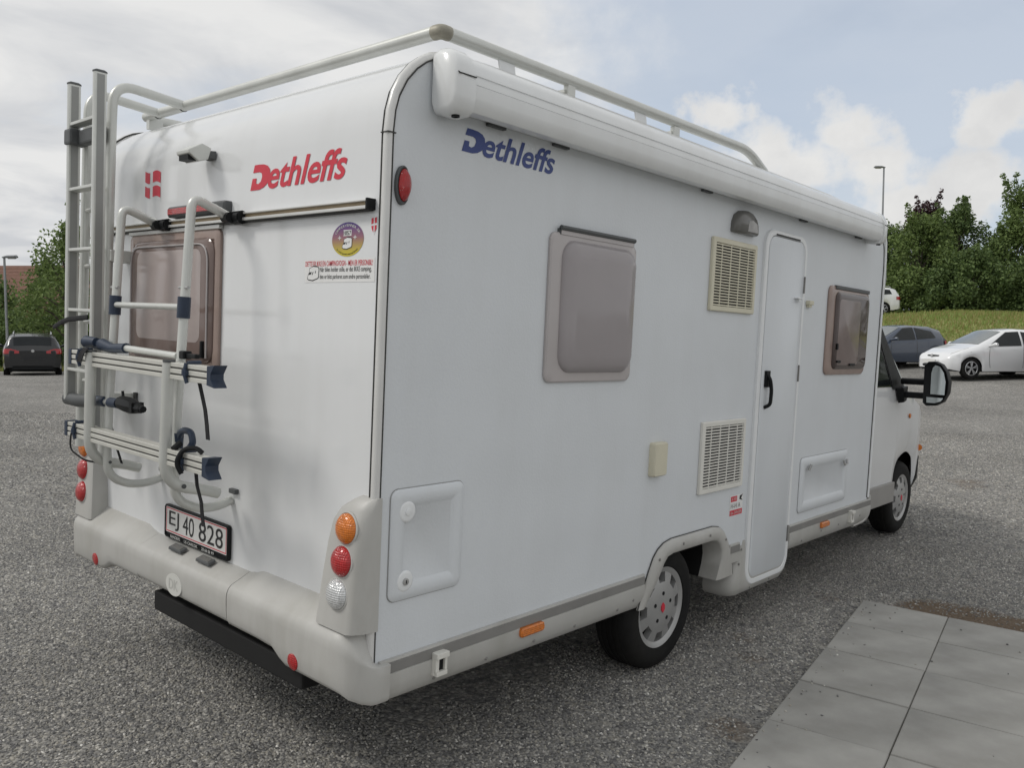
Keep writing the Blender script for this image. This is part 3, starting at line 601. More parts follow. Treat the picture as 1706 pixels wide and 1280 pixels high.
brand('rear_lettering', REAR, 0.822, 0.216, 2.117, 2.222, 0.0015, 'red_film', 'red brand lettering on the rear wall', 0)
brand('side_lettering', SIDE, 0.318, 0.826, 2.243, 2.334, 0.0015, 'blue_film', 'blue brand lettering under the awning', 0)
def stickerpoly(name, plane, pts, h, m, parent):
    mb = MB(); mb.poly([plane(u, v, h) for u, v in pts]); return mb.build(name, m, parent, smooth=0, recalc=False)
# flag transfer: four red fields on white
fl = stickerpoly('flag_sticker', REAR, [(1.718, 2.272), (1.566, 2.246), (1.562, 2.130), (1.718, 2.162)], 0.0008, 'white', RV)
for a, b, c, d in ((1.715, 1.668, 2.272, 2.222), (1.640, 1.566, 2.258, 2.197), (1.715, 1.668, 2.207, 2.163), (1.640, 1.566, 2.178, 2.132)):
    mb = MB(); k = 6; up_ = []; lo_ = []
    for i in range(k + 1):
        t = i / k; u = a + (b - a) * t; w = 0.007 * math.sin((1.715 - u) / 0.15 * 2 * math.pi)
        sl_ = -(1.715 - u) * 0.10
        up_.append(REAR(u, 2.272 + sl_ - (0 if c > 2.24 else 0.066) - w, 0.002)); lo_.append(REAR(u, 2.222 + sl_ - (0 if c > 2.24 else 0.066) - w + (0.002 if c > 2.24 else 0.004), 0.002))
    mb.poly(up_ + lo_[::-1]); mb.build('red_field', 'red_film', fl, smooth=0, recalc=False)
# shield transfer
sh = stickerpoly('shield_sticker', REAR, [(0.0785, 1.979), (0.047, 1.981), (0.047, 1.945), (0.062, 1.922), (0.078, 1.944)], 0.0008, 'white', RV)
for pts in ([(0.0765, 1.976), (0.0655, 1.977), (0.0655, 1.959), (0.0765, 1.957)], [(0.0595, 1.9775), (0.049, 1.9785), (0.049, 1.960), (0.0595, 1.9595)],
            [(0.0765, 1.951), (0.0655, 1.952), (0.0655, 1.930), (0.0735, 1.941)], [(0.0595, 1.953), (0.049, 1.953), (0.0505, 1.941), (0.0595, 1.930)]):
    stickerpoly('red_field', REAR, pts, 0.0016, 'red_film', sh)
# round club sticker with gradient film
def grad_mat():
    M = bpy.data.materials.new('violet_to_yellow_film'); M.use_nodes = True; t = M.node_tree; b = t.nodes['Principled BSDF']; b.inputs['Roughness'].default_value = 0.4
    c = t.nodes.new('ShaderNodeTexCoord'); s = t.nodes.new('ShaderNodeSeparateXYZ'); t.links.new(c.outputs['Object'], s.inputs[0])
    mr = t.nodes.new('ShaderNodeMapRange'); t.links.new(s.outputs[2], mr.inputs[0]); mr.inputs[1].default_value = 1.855; mr.inputs[2].default_value = 1.970
    r = t.nodes.new('ShaderNodeValToRGB'); t.links.new(mr.outputs[0], r.inputs[0]); e = r.color_ramp.elements
    e[0].position = 0.12; e[0].color = (0.55, 0.46, 0.03, 1); e[1].position = 0.95; e[1].color = (0.075, 0.035, 0.22, 1); q = e.new(0.55); q.color = (0.30, 0.13, 0.16, 1)
    t.links.new(r.outputs[0], b.inputs['Base Color']); return M
cu_, cv_ = 0.2015, 1.9125; RU, RVv = 0.087, 0.0575
circ = [(cu_ + RU * math.cos(2 * math.pi * k / 40), cv_ + RVv * math.sin(2 * math.pi * k / 40)) for k in range(40)]
cs = stickerpoly('round_sticker', REAR, circ, 0.001, grad_mat(), RV); cs['label'] = 'round violet and yellow club sticker'
stickerpoly('number_field', REAR, [(0.224, 1.944), (0.180, 1.944), (0.180, 1.924), (0.224, 1.924)], 0.0016, 'white_film', cs)
place_text('number', '1057', REAR, 0.222, 0.182, 1.9265, 1.9415, 0.0022, 'black_film', cs, offset=0.01)
def arc_text(name, body, a0, a1, ru, rv, size, m, parent):
    mb = MB(); n = len(body)
    for i, ch in enumerate(body):
        if ch == ' ': continue
        vs, fs = text_mesh(ch, 0, 0.01, res=2); a = R_(a0 + (a1 - a0) * i / (n - 1)); s = size
        x0 = min(v[0] for v in vs); x1 = max(v[0] for v in vs)
        ux, uy = math.cos(a), math.sin(a); flip = -1 if a1 > a0 else 1
        tx, ty = (uy * flip, -ux * flip); nx, ny = (ux * flip, uy * flip)
        pts = []
        for v in vs:
            p = (v[0] - (x0 + x1) / 2) * s; q = (v[1] - 0.35) * s
            X = ux * ru + tx * p * 1.45 + nx * q; Y = uy * rv + ty * p + ny * q
            pts.append(REAR(cu_ - X, cv_ + Y, 0.0018))
        mb.add(pts, fs)
    return mb.build(name, m, parent, smooth=0, recalc=False)
arc_text('arc_text', 'CAMPERVENNER.DK', 152, 28, 0.072, 0.0475, 0.0125, 'lightfoil', cs)
arc_text('arc_text', 'En afdeling med camping Danmark', 222, 318, 0.074, 0.0490, 0.0075, 'black_film', cs)
for u in (0.245, 0.160):
    star = [(u + 0.0115 * math.cos(R_(90 + 45 * k)) * (1 if k % 2 == 0 else 0.36), 1.9185 + 0.0088 * math.sin(R_(90 + 45 * k)) * (1 if k % 2 == 0 else 0.36)) for k in range(8)]
    stickerpoly('star', REAR, star, 0.0018, 'lightfoil', cs)
def tiny_camper(u, v, s, parent):
    P_ = lambda pts, h, m, nm: stickerpoly(nm, REAR, [(u - a * s * 1.5, v + b * s) for a, b in pts], h, m, parent)
    P_([(-0.30, 0.46), (0.05, 0.62), (0.50, 0.56), (0.56, 0.46), (0.55, -0.24), (0.48, -0.34), (0.02, -0.52), (-0.34, -0.46), (-0.46, -0.36), (-0.44, -0.16), (-0.36, 0.02), (-0.30, 0.12)], 0.0018, 'black_film', 'camper_outline')
    P_([(-0.26, 0.43), (0.05, 0.57), (0.46, 0.52), (0.52, 0.42), (0.51, -0.20), (0.45, -0.29), (0.02, -0.44), (-0.32, -0.39), (-0.41, -0.32), (-0.40, -0.16), (-0.32, 0.02), (-0.26, 0.12)], 0.0022, 'white_film', 'camper_drawing')
    P_([(-0.28, 0.14), (-0.05, 0.18), (-0.14, -0.02), (-0.37, -0.04)], 0.0026, 'black_film', 'window_mark')
    P_([(0.03, 0.17), (0.10, 0.20), (0.02, -0.04), (-0.05, -0.04)], 0.0026, 'black_film', 'window_mark')
    P_([(0.24, 0.24), (0.30, 0.26), (0.28, 0.08), (0.22, 0.06)], 0.0026, 'black_film', 'window_mark')
    P_([(-0.05, 0.56), (0.10, 0.66), (0.40, 0.62), (0.44, 0.56), (0.10, 0.60)], 0.0026, 'black_film', 'roof_mark')
tiny_camper(0.205, 1.897, 0.036, cs)
# text sticker
tsx = stickerpoly('text_sticker', REAR, [(0.447, 1.847), (0.053, 1.850), (0.050, 1.770), (0.441, 1.768)], 0.001, 'white_film', RV); tsx['label'] = 'white bumper sticker with red and black writing'
place_text('red_line', 'DETTE ER IKKE EN CAMPINGVOGN - MEN ER PERSONBIL!', REAR, 0.440, 0.062, 1.8245, 1.8425, 0.0018, 'red_film', tsx, offset=0.004)
place_text('black_line', 'Når bilen holder stille, er det IKKE camping,', REAR, 0.352, 0.068, 1.8000, 1.8215, 0.0018, 'black_film', tsx, offset=0.002)
place_text('black_line', 'den er blot parkeret som andre personbiler.', REAR, 0.352, 0.072, 1.7760, 1.7965, 0.0018, 'black_film', tsx, offset=0.002)
tiny_camper(0.396, 1.797, 0.046, tsx)

# ---- rear bumper: three moulded sections
def bump_ring(y, xo, z0, dz=0.0, top=0.672):
    # cross section in x-z, from the wall at the top out and down to the lip
    k = xo / 0.1
    return [(0.0, y, top), (-0.006 * k, y, top - 0.001), (-0.045 * k, y, 0.640 + (top - 0.672) * 0.5), (-0.082 * k, y, 0.611), (-0.095 * k, y, 0.598), (-0.1015 * k, y, 0.580), (-0.1030 * k, y, 0.555), (-0.1015 * k, y, (0.555 + z0) / 2), (-0.098 * k, y, z0 + 0.022), (-0.090 * k, y, z0 + 0.006), (-0.075 * k, y, z0), (0.0, y, z0 + 0.004)]
def bumper_side(sgn):
    ys = [0.748, 0.70, 0.655, 0.62, 0.55, 0.45, 0.40, 0.36, 0.30, 0.20, 0.10, 0.05]; rings = []
    for y in ys:
        t = 0.672 if y < 0.645 else (0.672 - 0.024 * sstep(0.645, 0.74, y))
        z0 = 0.452 - 0.0 * y
        z0 = 0.455 - 0.045 * (1 - sstep(0.36, 0.47, y))
        rings.append(bump_ring(y, 0.098, z0, 0, t))
    # wrap round the corner
    for a, rr in ((25, 1), (50, 1), (72, 1), (90, 1)):
        an = R_(a); base = bump_ring(0.05, 0.098, 0.410 - 0.036 * math.sin(an), 0, 0.672); ring = []
        for x, y, z in base:
            d = -x; # distance out from wall
            k = d * 0.62 * math.sin(an)
            ring.append((-d * math.cos(an) + 0.012 * math.sin(an), 0.05 - 0.05 * math.sin(an) - k * 0.55, z if z < 0.5 else 0.5 + (z - 0.5) * (1 - 0.985 * math.sin(an) ** 1.6)))
        rings.append(ring)
    last = rings[-1]
    rings.append([(x + 0.045, y + 0.0, z) for x, y, z in last])
    if sgn < 0: rings = [[(x, WD - y, z) for x, y, z in r] for r in rings]
    mb = MB(); mb.loft(rings); return mb.build('bumper_corner', 'plastic', RV, smooth=45)
bumper_side(1); bumper_side(-1)
mb = MB(); mb.tube([(0.031, -0.0165, 0.500), (0.032, -0.0195, 0.45), (0.031, -0.018, 0.41), (0.029, -0.004, 0.365)], 0.0028, 6); mb.build('bumper_seam', 'seam', RV)
mb = MB(); mb.loft([bump_ring(y, 0.100, 0.462, 0, 0.648) for y in (0.7505, 0.80, 0.95, 1.133, 1.3, 1.45, 1.5165)]); bc = mb.build('bumper_centre', 'plastic', RV, smooth=45)
for y in (1.25, 1.015):
    mb = MB(); mb.loft([[(-0.030, y - 0.055, 0.6432), (-0.030, y + 0.055, 0.6432), (-0.062, y + 0.055, 0.6296), (-0.062, y - 0.055, 0.6296)], [(-0.030, y - 0.05, 0.653), (-0.030, y + 0.05, 0.653), (-0.062, y + 0.05, 0.642), (-0.062, y - 0.05, 0.642)]]); q = mb.build('plate_lamp', 'grey_pl', bc, smooth=0, bevel=0.003)
    mb = MB(); mb.loft([[(-0.036, y - 0.040, 0.6515), (-0.036, y + 0.040, 0.6515), (-0.058, y + 0.040, 0.6440), (-0.058, y - 0.040, 0.6440)], [(-0.037, y - 0.038, 0.6535), (-0.037, y + 0.038, 0.6535), (-0.057, y + 0.038, 0.6465), (-0.057, y - 0.038, 0.6465)]]); mb.build('lens', 'lampgrey', q, smooth=0)
mb = MB(); el = [(1.165 + 0.068 * math.cos(2 * math.pi * k / 32), 0.515 + 0.046 * math.sin(2 * math.pi * k / 32)) for k in range(32)]
mb.loft([[REAR(u, v, 0.1000) for u, v in el], [REAR(u, v, 0.1042) for u, v in el]]); dk = mb.build('country_sticker', mat('pale_sticker', (0.60, 0.60, 0.565), 0.5, var=0.03), bc)
place_text('letters', 'DK', REAR, 1.205, 1.126, 0.493, 0.537, 0.1048, mat('faded_print', (0.47, 0.47, 0.44), 0.5, var=0.03), dk, offset=0.015)
for y in (0.305, WD - 0.305):
    mb = MB(); mb.lathe([(0.030, 0.0), (0.030, 0.006), (0.024, 0.010), (0.0, 0.012)], (-0.093, y, 0.448), (-1, 0, -0.1), 20); mb.build('reflector', 'red_lens', RV)
# black tow-bar plate under the bumper
mb = MB(); mb.box(-0.06, 0.30, 0.30, 1.43, 0.335, 0.42); mb.build('tow_panel', 'dark', RV, smooth=0, bevel=0.008)

# ---- tail lamp pillars
for sgn in (1, -1):
    Y = (lambda y: y) if sgn > 0 else (lambda y: WD - y)
    rings = []
    for z, x, yi in ((0.618, 0.088, 0.214), (0.70, 0.082, 0.206), (0.80, 0.075, 0.195), (0.90, 0.067, 0.182), (0.975, 0.060, 0.166), (1.020, 0.048, 0.138), (1.050, 0.028, 0.098), (1.064, 0.006, 0.07)):
        yo = -0.013
        rings.append([(0.0, Y(yi), z), (-x * 0.55, Y(yi - 0.003), z), (-x * 0.9, Y(yi - 0.010), z), (-x, Y(yi - 0.028), z), (-x, Y(0.03), z), (-x * 0.85, Y(0.012), z), (-x * 0.45, Y(-0.006), z), (0.0, Y(yo), z), (0.014, Y(yo), z)])
    mb = MB(); mb.loft(rings); pl_ = mb.build('lamp_pillar', 'plastic', RV, smooth=45)
    for k, (z, xx) in enumerate(((0.958, 0.061), (0.848, 0.070), (0.738, 0.079))):
        m_ = ('amber_lens', 'red_lens', 'clear_lens' if sgn > 0 else 'red_lens')[k]
        c = (-xx + 0.004, Y(0.074 + 0.008 * k), z); ax = (-1, 0, 0.10)
        mb = MB(); mb.lathe([(0.057, 0.0), (0.057, 0.005), (0.052, 0.007)], c, ax, 28, closed=True); rg = mb.build('lamp_ring', 'plastic', pl_)
        mb = MB(); mb.lathe([(0.0515, 0.002), (0.050, 0.010), (0.043, 0.019), (0.030, 0.026), (0.014, 0.0295), (0.0, 0.0305)], c, ax, 28); ln = mb.build('lens', m_, pl_)
# number plate
mb = MB(); mb.panel(REAR, 0.893, 1.433, 0.655, 0.801, 0.015, [(0, 0.004), (0, 0.016), (0.003, 0.019), (0.008, 0.019), (0.009, 0.014)], 4); np_ = mb.build('number_plate', 'black', RV); np_['label'] = 'white number plate with red border in a black holder'
mb = MB(); mb.panel(REAR, 0.904, 1.423, 0.6795, 0.7925, 0.008, [(0, 0.0145), (0, 0.016)], 4); mb.build('plate_sheet', 'plate', np_)
mb = MB()
U0, U1, V0, V1 = 0.9085, 1.4185, 0.684, 0.7885
for a, b, c, d in ((U0, U1, V0, V0 + 0.004), (U0, U1, V1 - 0.004, V1), (U0, U0 + 0.004, V0 + 0.004, V1 - 0.004), (U1 - 0.004, U1, V0 + 0.004, V1 - 0.004)): mb.poly([REAR(a, c, 0.0166), REAR(b, c, 0.0166), REAR(b, d, 0.0166), REAR(a, d, 0.0166)])
mb.build('red_border', 'red_film', np_, smooth=0, recalc=False)
for body, uL, uR in (('EJ', 1.392, 1.303), ('40', 1.268, 1.172), ('828', 1.130, 0.935)):
    place_text('plate_text', body, REAR, uL, uR, 0.696, 0.777, 0.0170, 'black_film', np_, offset=-0.006 if False else 0.0)
place_text('holder_text', 'RANDERS', REAR, 1.372, 1.285, 0.6605, 0.6735, 0.0195, 'lightfoil', np_, offset=0.01)
place_text('holder_text', 'US-CARS.DK', REAR, 1.250, 1.135, 0.6605, 0.6735, 0.0195, 'lightfoil', np_, offset=0.01)
place_text('holder_text', '20 66 06 99', REAR, 1.100, 1.000, 0.6605, 0.6735, 0.0195, 'lightfoil', np_, offset=0.01)

# ---- side windows, door, vents, hatches
mb = MB(); mb.panel(SIDE, 0.812, 1.406, 1.430, 2.028, 0.035, [(0, 0.001), (0, 0.010), (0.006, 0.016), (0.03, 0.017)], 5); sw = mb.build('side_window', 'acr_flange', RV); sw['label'] = 'mauve side window with its blind closed'
mb = MB(); mb.panel(SIDE, 0.880, 1.392, 1.470, 2.003, 0.075, [(0, 0.0165), (0.0, 0.020), (0.010, 0.033), (0.030, 0.043), (0.07, 0.048)], 8); mb.build('pane', 'acr_blind', sw, smooth=60)
mb = MB(); mb.tube([(0.862, -0.020, 2.046), (1.378, -0.020, 2.046)], 0.010, 8); mb.box(0.862, 1.378, -0.018, -0.001, 2.020, 2.044); mb.build('hinge_strip', 'grey_pl', sw, smooth=40)
mb = MB(); mb.box(0.866, 1.374, -0.0195, -0.0181, 2.020, 2.036); mb.build('hinge_face', 'acr_flange', sw, smooth=0)
mb = MB(); mb.panel(SIDE, 3.617, 4.312, 1.435, 2.012, 0.045, [(0, 0.001), (0, 0.010), (0.008, 0.016), (0.05, 0.018)], 5); fw = mb.build('side_window', 'acr_pink', RV); fw['label'] = 'rose tinted side window near the cab'
mb = MB(); mb.panel(SIDE, 3.705, 4.298, 1.472, 1.975, 0.05, [(0, 0.0175), (0, 0.022), (0.010, 0.031), (0.03, 0.036)], 7); fp = mb.build('pane', mat('dark_brown_acrylic', (0.085, 0.066, 0.062), 0.06, var=0.3, vscale=3, spec=0.35), fw)
mb = MB(); mb.panel(SIDE, 3.74, 4.12, 1.50, 1.93, 0.03, [(0, 0.0355), (0.004, 0.0366)], 4); mb.build('blind', mat('brown_blind', (0.19, 0.15, 0.14), 0.14, var=0.2, vscale=5), fp)
mb = MB(); mb.box(3.70, 4.30, -0.024, -0.004, 1.992, 2.016); mb.build('hinge_strip', 'grey_pl', fw, smooth=0, bevel=0.004)
for q in ((3.722, 3.742, 1.60, 1.64), (3.74, 3.80, 1.515, 1.53), (3.96, 4.06, 1.495, 1.51)):
    mb = MB(); mb.box(q[0], q[1], -0.046, -0.035, q[2], q[3]); mb.build('latch', 'black', fw, smooth=0, bevel=0.003)

# habitation door
mb = MB(); mb.panel(SIDE, 2.668, 3.222, 0.235, 2.262, 0.10, [(0, -0.02), (0, 0.014), (0.006, 0.020), (0.030, 0.020), (0.034, 0.012)], 8); door = mb.build('entrance_door', 'whitep', RV); door['label'] = 'tall narrow white entrance door'
mb = MB(); mb.panel(SIDE, 2.710, 3.186, 0.278, 2.226, 0.072, [(0, 0.011), (0, 0.017), (0.004, 0.020)], 8); dl = mb.build('door_leaf', 'hammer', door)
mb = MB()
outl = rrect(2.7005, 3.1955, 0.2685, 2.2355, 0.078, 8); outl2 = rrect(2.7105, 3.1855, 0.2785, 2.2255, 0.0705, 8)
mb.loft([[SIDE(u, v, 0.0135) for u, v in outl], [SIDE(u, v, 0.0135) for u, v in outl2]], cap0=False, cap1=False); mb.build('door_seal', 'seam', door, smooth=0)
mb = MB(); mb.box(2.78, 3.10, -0.0225, -0.019, 2.231, 2.240); mb.build('drip_edge', 'seam', door, smooth=0)
mb = MB(); mb.tube(fillet([(2.757, -0.020, 1.455), (2.760, -0.048, 1.425), (2.778, -0.052, 1.36), (2.775, -0.050, 1.275), (2.760, -0.020, 1.258)], 0.03, 4), 0.0105, 8); mb.box(2.742, 2.786, -0.036, -0.019, 1.375, 1.468); mb.build('door_handle', 'black', door, smooth=40)
for z in (1.93, 1.40, 0.42):
    mb = MB(); mb.box(3.189, 3.199, -0.028, -0.019, z, z + 0.10); mb.build('hinge', 'stripe', door, smooth=0, bevel=0.003)
mb = MB(); mb.box(3.07, 3.15, -0.045, -0.019, 1.893, 1.900); mb.box(3.10, 3.12, -0.040, -0.019, 1.875, 1.895); mb.build('door_catch', 'whitep', door, smooth=0)
mb = MB(); mb.box(3.285, 3.345, -0.028, 0.0, 1.868, 1.893); mb.box(3.295, 3.335, -0.020, 0.0, 1.852, 1.870); mb.build('catch_socket', 'cream', RV, smooth=0, bevel=0.003)
# porch lamp
dome = [(2.275, 2.200), (2.28, 2.25), (2.30, 2.285), (2.345, 2.31), (2.405, 2.318), (2.465, 2.31), (2.51, 2.285), (2.533, 2.25), (2.540, 2.200), (2.53, 2.194), (2.285, 2.194)]
def inset(poly, k, cu, cv): return [(cu + (u - cu) * k, cv + (v - cv) * k) for u, v in poly]
mb = MB(); mb.loft([[SIDE(u, v, h) for u, v in inset(dome, k, 2.407, 2.23)] for k, h in ((1, 0.0), (1, 0.012), (0.95, 0.03), (0.80, 0.042))]); lp = mb.build('porch_lamp', 'lampgrey', RV, smooth=50)
mb = MB(); mb.loft([[SIDE(u, v, h) for u, v in inset([(2.39, 2.205), (2.40, 2.262), (2.44, 2.272), (2.495, 2.255), (2.51, 2.205)], k, 2.45, 2.23)] for k, h in ((1, 0.040), (0.9, 0.0445))]); mb.build('lens', 'lampwhite', lp)
# ventilation grilles, slat by slat
def grille(u0, u1, v0, v1, rows, m, label, tilt):
    mb = MB()
    fr = 0.026
    mb.panel(SIDE, u0, u1, v0, v1, 0.008, [(0, 0.001), (0, 0.014), (0.004, 0.018), (fr, 0.018), (fr + 0.002, 0.006)], 3)
    o = mb.build('grille', m, RV, smooth=30); o['label'] = label
    mb = MB(); mb.poly([SIDE(u0 + fr, v0 + fr, 0.0065), SIDE(u1 - fr, v0 + fr, 0.0065), SIDE(u1 - fr, v1 - fr, 0.0065), SIDE(u0 + fr, v1 - fr, 0.0065)]); mb.build('grille_opening', 'dark', o, smooth=0, recalc=False)
    a0, a1, b0, b1 = u0 + fr - 0.002, u1 - fr + 0.002, v0 + fr, v1 - fr; pitch = (b1 - b0) / rows
    me = None
    for k in range(rows):
        if me is None:
            h = pitch * 0.46
            mb = MB(); mb.loft([[(u, -0.0150, 0.0), (u, -0.0150, h), (u, -0.0115, h), (u, -0.0115, 0.0)] for u in (a0, a1)]); s = mb.build('slat', m, o, smooth=0); me = s.data
        else:
            s = bpy.data.objects.new('slat', me); COL.objects.link(s); s.parent = o
        s.location = (0, 0, b0 + pitch * (k + 0.25))
    for t in (0.22, 0.42, 0.62, 0.82):
        u = u0 + (u1 - u0) * (t - 0.02)
        mb = MB(); mb.box(u - 0.003, u + 0.003, -0.0146, -0.0108, b0, b1); mb.build('divider', m, o, smooth=0)
grille(2.085, 2.568, 1.777, 2.150, 22, 'cream', 'yellowed upper fridge ventilation grille', 0.0)
grille(2.092, 2.564, 0.830, 1.207, 21, 'creamw', 'off-white lower fridge ventilation grille', 0.0)
mb = MB(); mb.panel(SIDE, 1.624, 1.738, 0.972, 1.134, 0.010, [(0, 0), (0, 0.026), (0.006, 0.034)], 3); mb.build('socket_cover', 'cream', RV)
def hatch(u0, u1, v0, v1, label, locks):
    mb = MB(); b = 0.055 if u1 - u0 < 0.5 else 0.065
    mb.panel(SIDE, u0, u1, v0, v1, 0.03, [(0, -0.001), (0, 0.005), (0.006, 0.010), (b * 0.5, 0.0125), (b, 0.0105), (b + 0.006, 0.004)], 5)
    o = mb.build('locker_hatch', ['hammer'], RV, smooth=50); o['label'] = label
    mb = MB(); ol = rrect(u0 - 0.003, u1 + 0.003, v0 - 0.003, v1 + 0.003, 0.032, 5); oi = rrect(u0 + 0.002, u1 - 0.002, v0 + 0.002, v1 - 0.002, 0.03, 5)
    mb.loft([[SIDE(u, v, 0.0012) for u, v in ol], [SIDE(u, v, 0.0012) for u, v in oi]], cap0=False, cap1=False); mb.build('hatch_seal', mat('grey_seal', (0.30, 0.30, 0.29), 0.7), o, smooth=0)
    for u, v, dark in locks:
        mb = MB(); mb.lathe([(0.038, 0.008), (0.034, 0.013), (0.028, 0.0145), (0.0, 0.0145)], SIDE(u, v, 0), (0, -1, 0), 20); k = mb.build('lock_boss', 'whitep', o)
        mb = MB(); mb.lathe([(0.0125, 0.012), (0.0125, 0.0185), (0.010, 0.0195), (0.0, 0.0195)], SIDE(u, v, 0), (0, -1, 0), 16); mb.build('lock', 'chrome' if dark else 'whitep', o)
        if dark:
            mb = MB(); mb.box(u - 0.002, u + 0.002, -0.0202, -0.0190, v - 0.006, v + 0.006); mb.build('keyhole', 'black', o, smooth=0)
hatch(0.058, 0.396, 0.700, 1.083, 'square white locker hatch behind the rear corner', ((0.125, 1.005, False), (0.125, 0.765, True)))
hatch(3.365, 4.150, 0.563, 0.913, 'wide white locker hatch next to the entrance door', ())
mb = MB(); mb.tube([(3.46, -0.02, 0.83), (3.47, -0.03, 0.87)], 0.008, 6); mb.tube([(4.04, -0.022, 0.845), (4.05, -0.03, 0.815), (4.09, -0.03, 0.82), (4.10, -0.022, 0.85)], 0.008, 6); mb.build('hatch_catch', 'chrome', RV)
# small warning sticker by the door
ws = stickerpoly('warning_sticker', SIDE, [(2.463, 0.668), (2.613, 0.668), (2.613, 0.780), (2.463, 0.780)], 0.0008, 'white_film', RV)
stickerpoly('red_field', SIDE, [(2.472, 0.745), (2.543, 0.745), (2.543, 0.775), (2.472, 0.775)], 0.0014, 'red_film', ws); stickerpoly('red_field', SIDE, [(2.466, 0.668), (2.610, 0.668), (2.610, 0.698), (2.466, 0.698)], 0.0014, 'red_film', ws)
place_text('small_text', 'X-PD', SIDE, 2.480, 2.538, 0.752, 0.768, 0.002, 'lightfoil', ws); place_text('small_text', 'Gas DANGER', SIDE, 2.475, 2.60, 0.675, 0.691, 0.002, 'lightfoil', ws); place_text('small_text', 'H-H A', SIDE, 2.475, 2.585, 0.708, 0.735, 0.002, 'stripe', ws)
stickerpoly('black_mark', SIDE, [(2.575, 0.772), (2.610, 0.778), (2.592, 0.756), (2.612, 0.742), (2.570, 0.752)], 0.0014, 'black_film', ws)
# red marker lamp high on the corner
mb = MB(); mb.lathe([(1, 0), (1, 0.012), (0.86, 0.018), (0.84, 0.014)], (0, 0, 0), (0, -1, 0), 28, closed=True); ml = mb.build('marker_lamp', 'grey_pl', RV)
mb = MB(); mb.lathe([(0.86, 0.01), (0.8, 0.022), (0.55, 0.034), (0.25, 0.039), (0.0, 0.040)], (0, 0, 0), (0, -1, 0), 28); q = mb.build('lens', 'red_lens', ml)
for o in (ml,): o.scale = (0.029, 1.0, 0.063); o.location = (0.052, -0.001, 2.084)

# ---- skirts
def skirt(x0, x1, name, z0a, z0b, end0=0, end1=0):
    mb = MB(); n = max(2, int((x1 - x0) / 0.25)); rings = []
    for k in range(n + 1):
        t = k / n; x = x0 + (x1 - x0) * t; z0 = z0a + (z0b - z0a) * t
        rings.append([(x, 0.0, 0.507), (x, -0.012, 0.507), (x, -0.014, 0.4985), (x, -0.012, 0.497), (x, -0.012, 0.458), (x, -0.016, 0.456), (x, -0.017, 0.42), (x, -0.010, 0.385), (x, 0.006, z0 + 0.010), (x, 0.022, z0), (x, 0.05, z0), (x, 0.05, 0.50)])
    mb.loft(rings); o = mb.build(name, 'plastic', RV, smooth=40)
    mb = MB(); mb.loft([[(x, -0.0125, 0.4965), (x, -0.0148, 0.495), (x, -0.0148, 0.4600), (x, -0.0125, 0.4585)] for x in (x0 + 0.002, x1 - 0.002)]); mb.build('strip', 'stripe', o, smooth=0)
    return o
def screws(o, pts):
    for x, z, y in pts:
        mb = MB(); mb.lathe([(0.0075, 0), (0.0075, 0.002), (0.004, 0.004), (0.0, 0.0042)], (x, y, z), (0, -1, 0), 10); mb.build('screw', 'stripe', o)
s1 = skirt(0.030, 1.628, 'side_skirt', 0.350, 0.338); screws(s1, [(0.28, 0.385, -0.009), (0.55, 0.383, -0.009), (0.83, 0.382, -0.009), (1.10, 0.38, -0.008), (1.42, 0.38, -0.008), (1.54, 0.40, -0.012)])
s1['label'] = 'beige grey side skirt between the bumper and the wheel'
s2 = skirt(3.245, 4.66, 'side_skirt', 0.340, 0.330); screws(s2, [(3.45, 0.38, -0.008), (3.75, 0.40, -0.012), (4.05, 0.40, -0.012), (4.45, 0.41, -0.014)])
mb = MB(); mb.box(2.478, 2.595, -0.0125, 0.04, 0.40, 0.507); mb.build('skirt_piece', 'plastic', RV, smooth=0, bevel=0.004)
mb = MB(); mb.box(2.485, 2.588, -0.0148, -0.0128, 0.458, 0.497); mb.build('strip', 'stripe', RV, smooth=0)
# end return of the front skirt
mb = MB(); mb.tube(fillet([(4.655, 0.0, 0.53), (4.66, 0.0, 0.42), (4.60, 0.01, 0.345), (4.40, 0.02, 0.335)], 0.08), 0.014, 8); mb.build('skirt_end', 'plastic', RV)
# marker lamps and tie hooks on the skirt
for u0, u1, v in ((0.728, 0.872, 0.440), (3.715, 3.850, 0.440)):
    mb = MB(); mb.panel(SIDE, u0, u1, v - 0.019, v + 0.019, 0.012, [(0, 0.012), (0, 0.026), (0.006, 0.032)], 4); mb.build('side_marker', 'amber_lens', RV)
for u, v in ((0.292, 0.440), (4.25, 0.430)):
    mb = MB()
    mb.box(u - 0.028, u + 0.028, -0.024, -0.012, v - 0.042, v + 0.042); mb.box(u - 0.030, u + 0.030, -0.044, -0.024, v + 0.022, v + 0.042); mb.box(u - 0.026, u + 0.026, -0.040, -0.024, v - 0.042, v - 0.026); mb.box(u - 0.028, u - 0.012, -0.036, -0.024, v - 0.026, v + 0.022); mb.box(u + 0.016, u + 0.028, -0.036, -0.024, v - 0.026, v + 0.022)
    h = mb.build('tie_hook', 'creamw', RV, smooth=0, bevel=0.002)
    mb = MB(); mb.box(u - 0.012, u + 0.016, -0.0255, -0.0243, v - 0.026, v + 0.022); mb.build('slot', 'black', h, smooth=0)
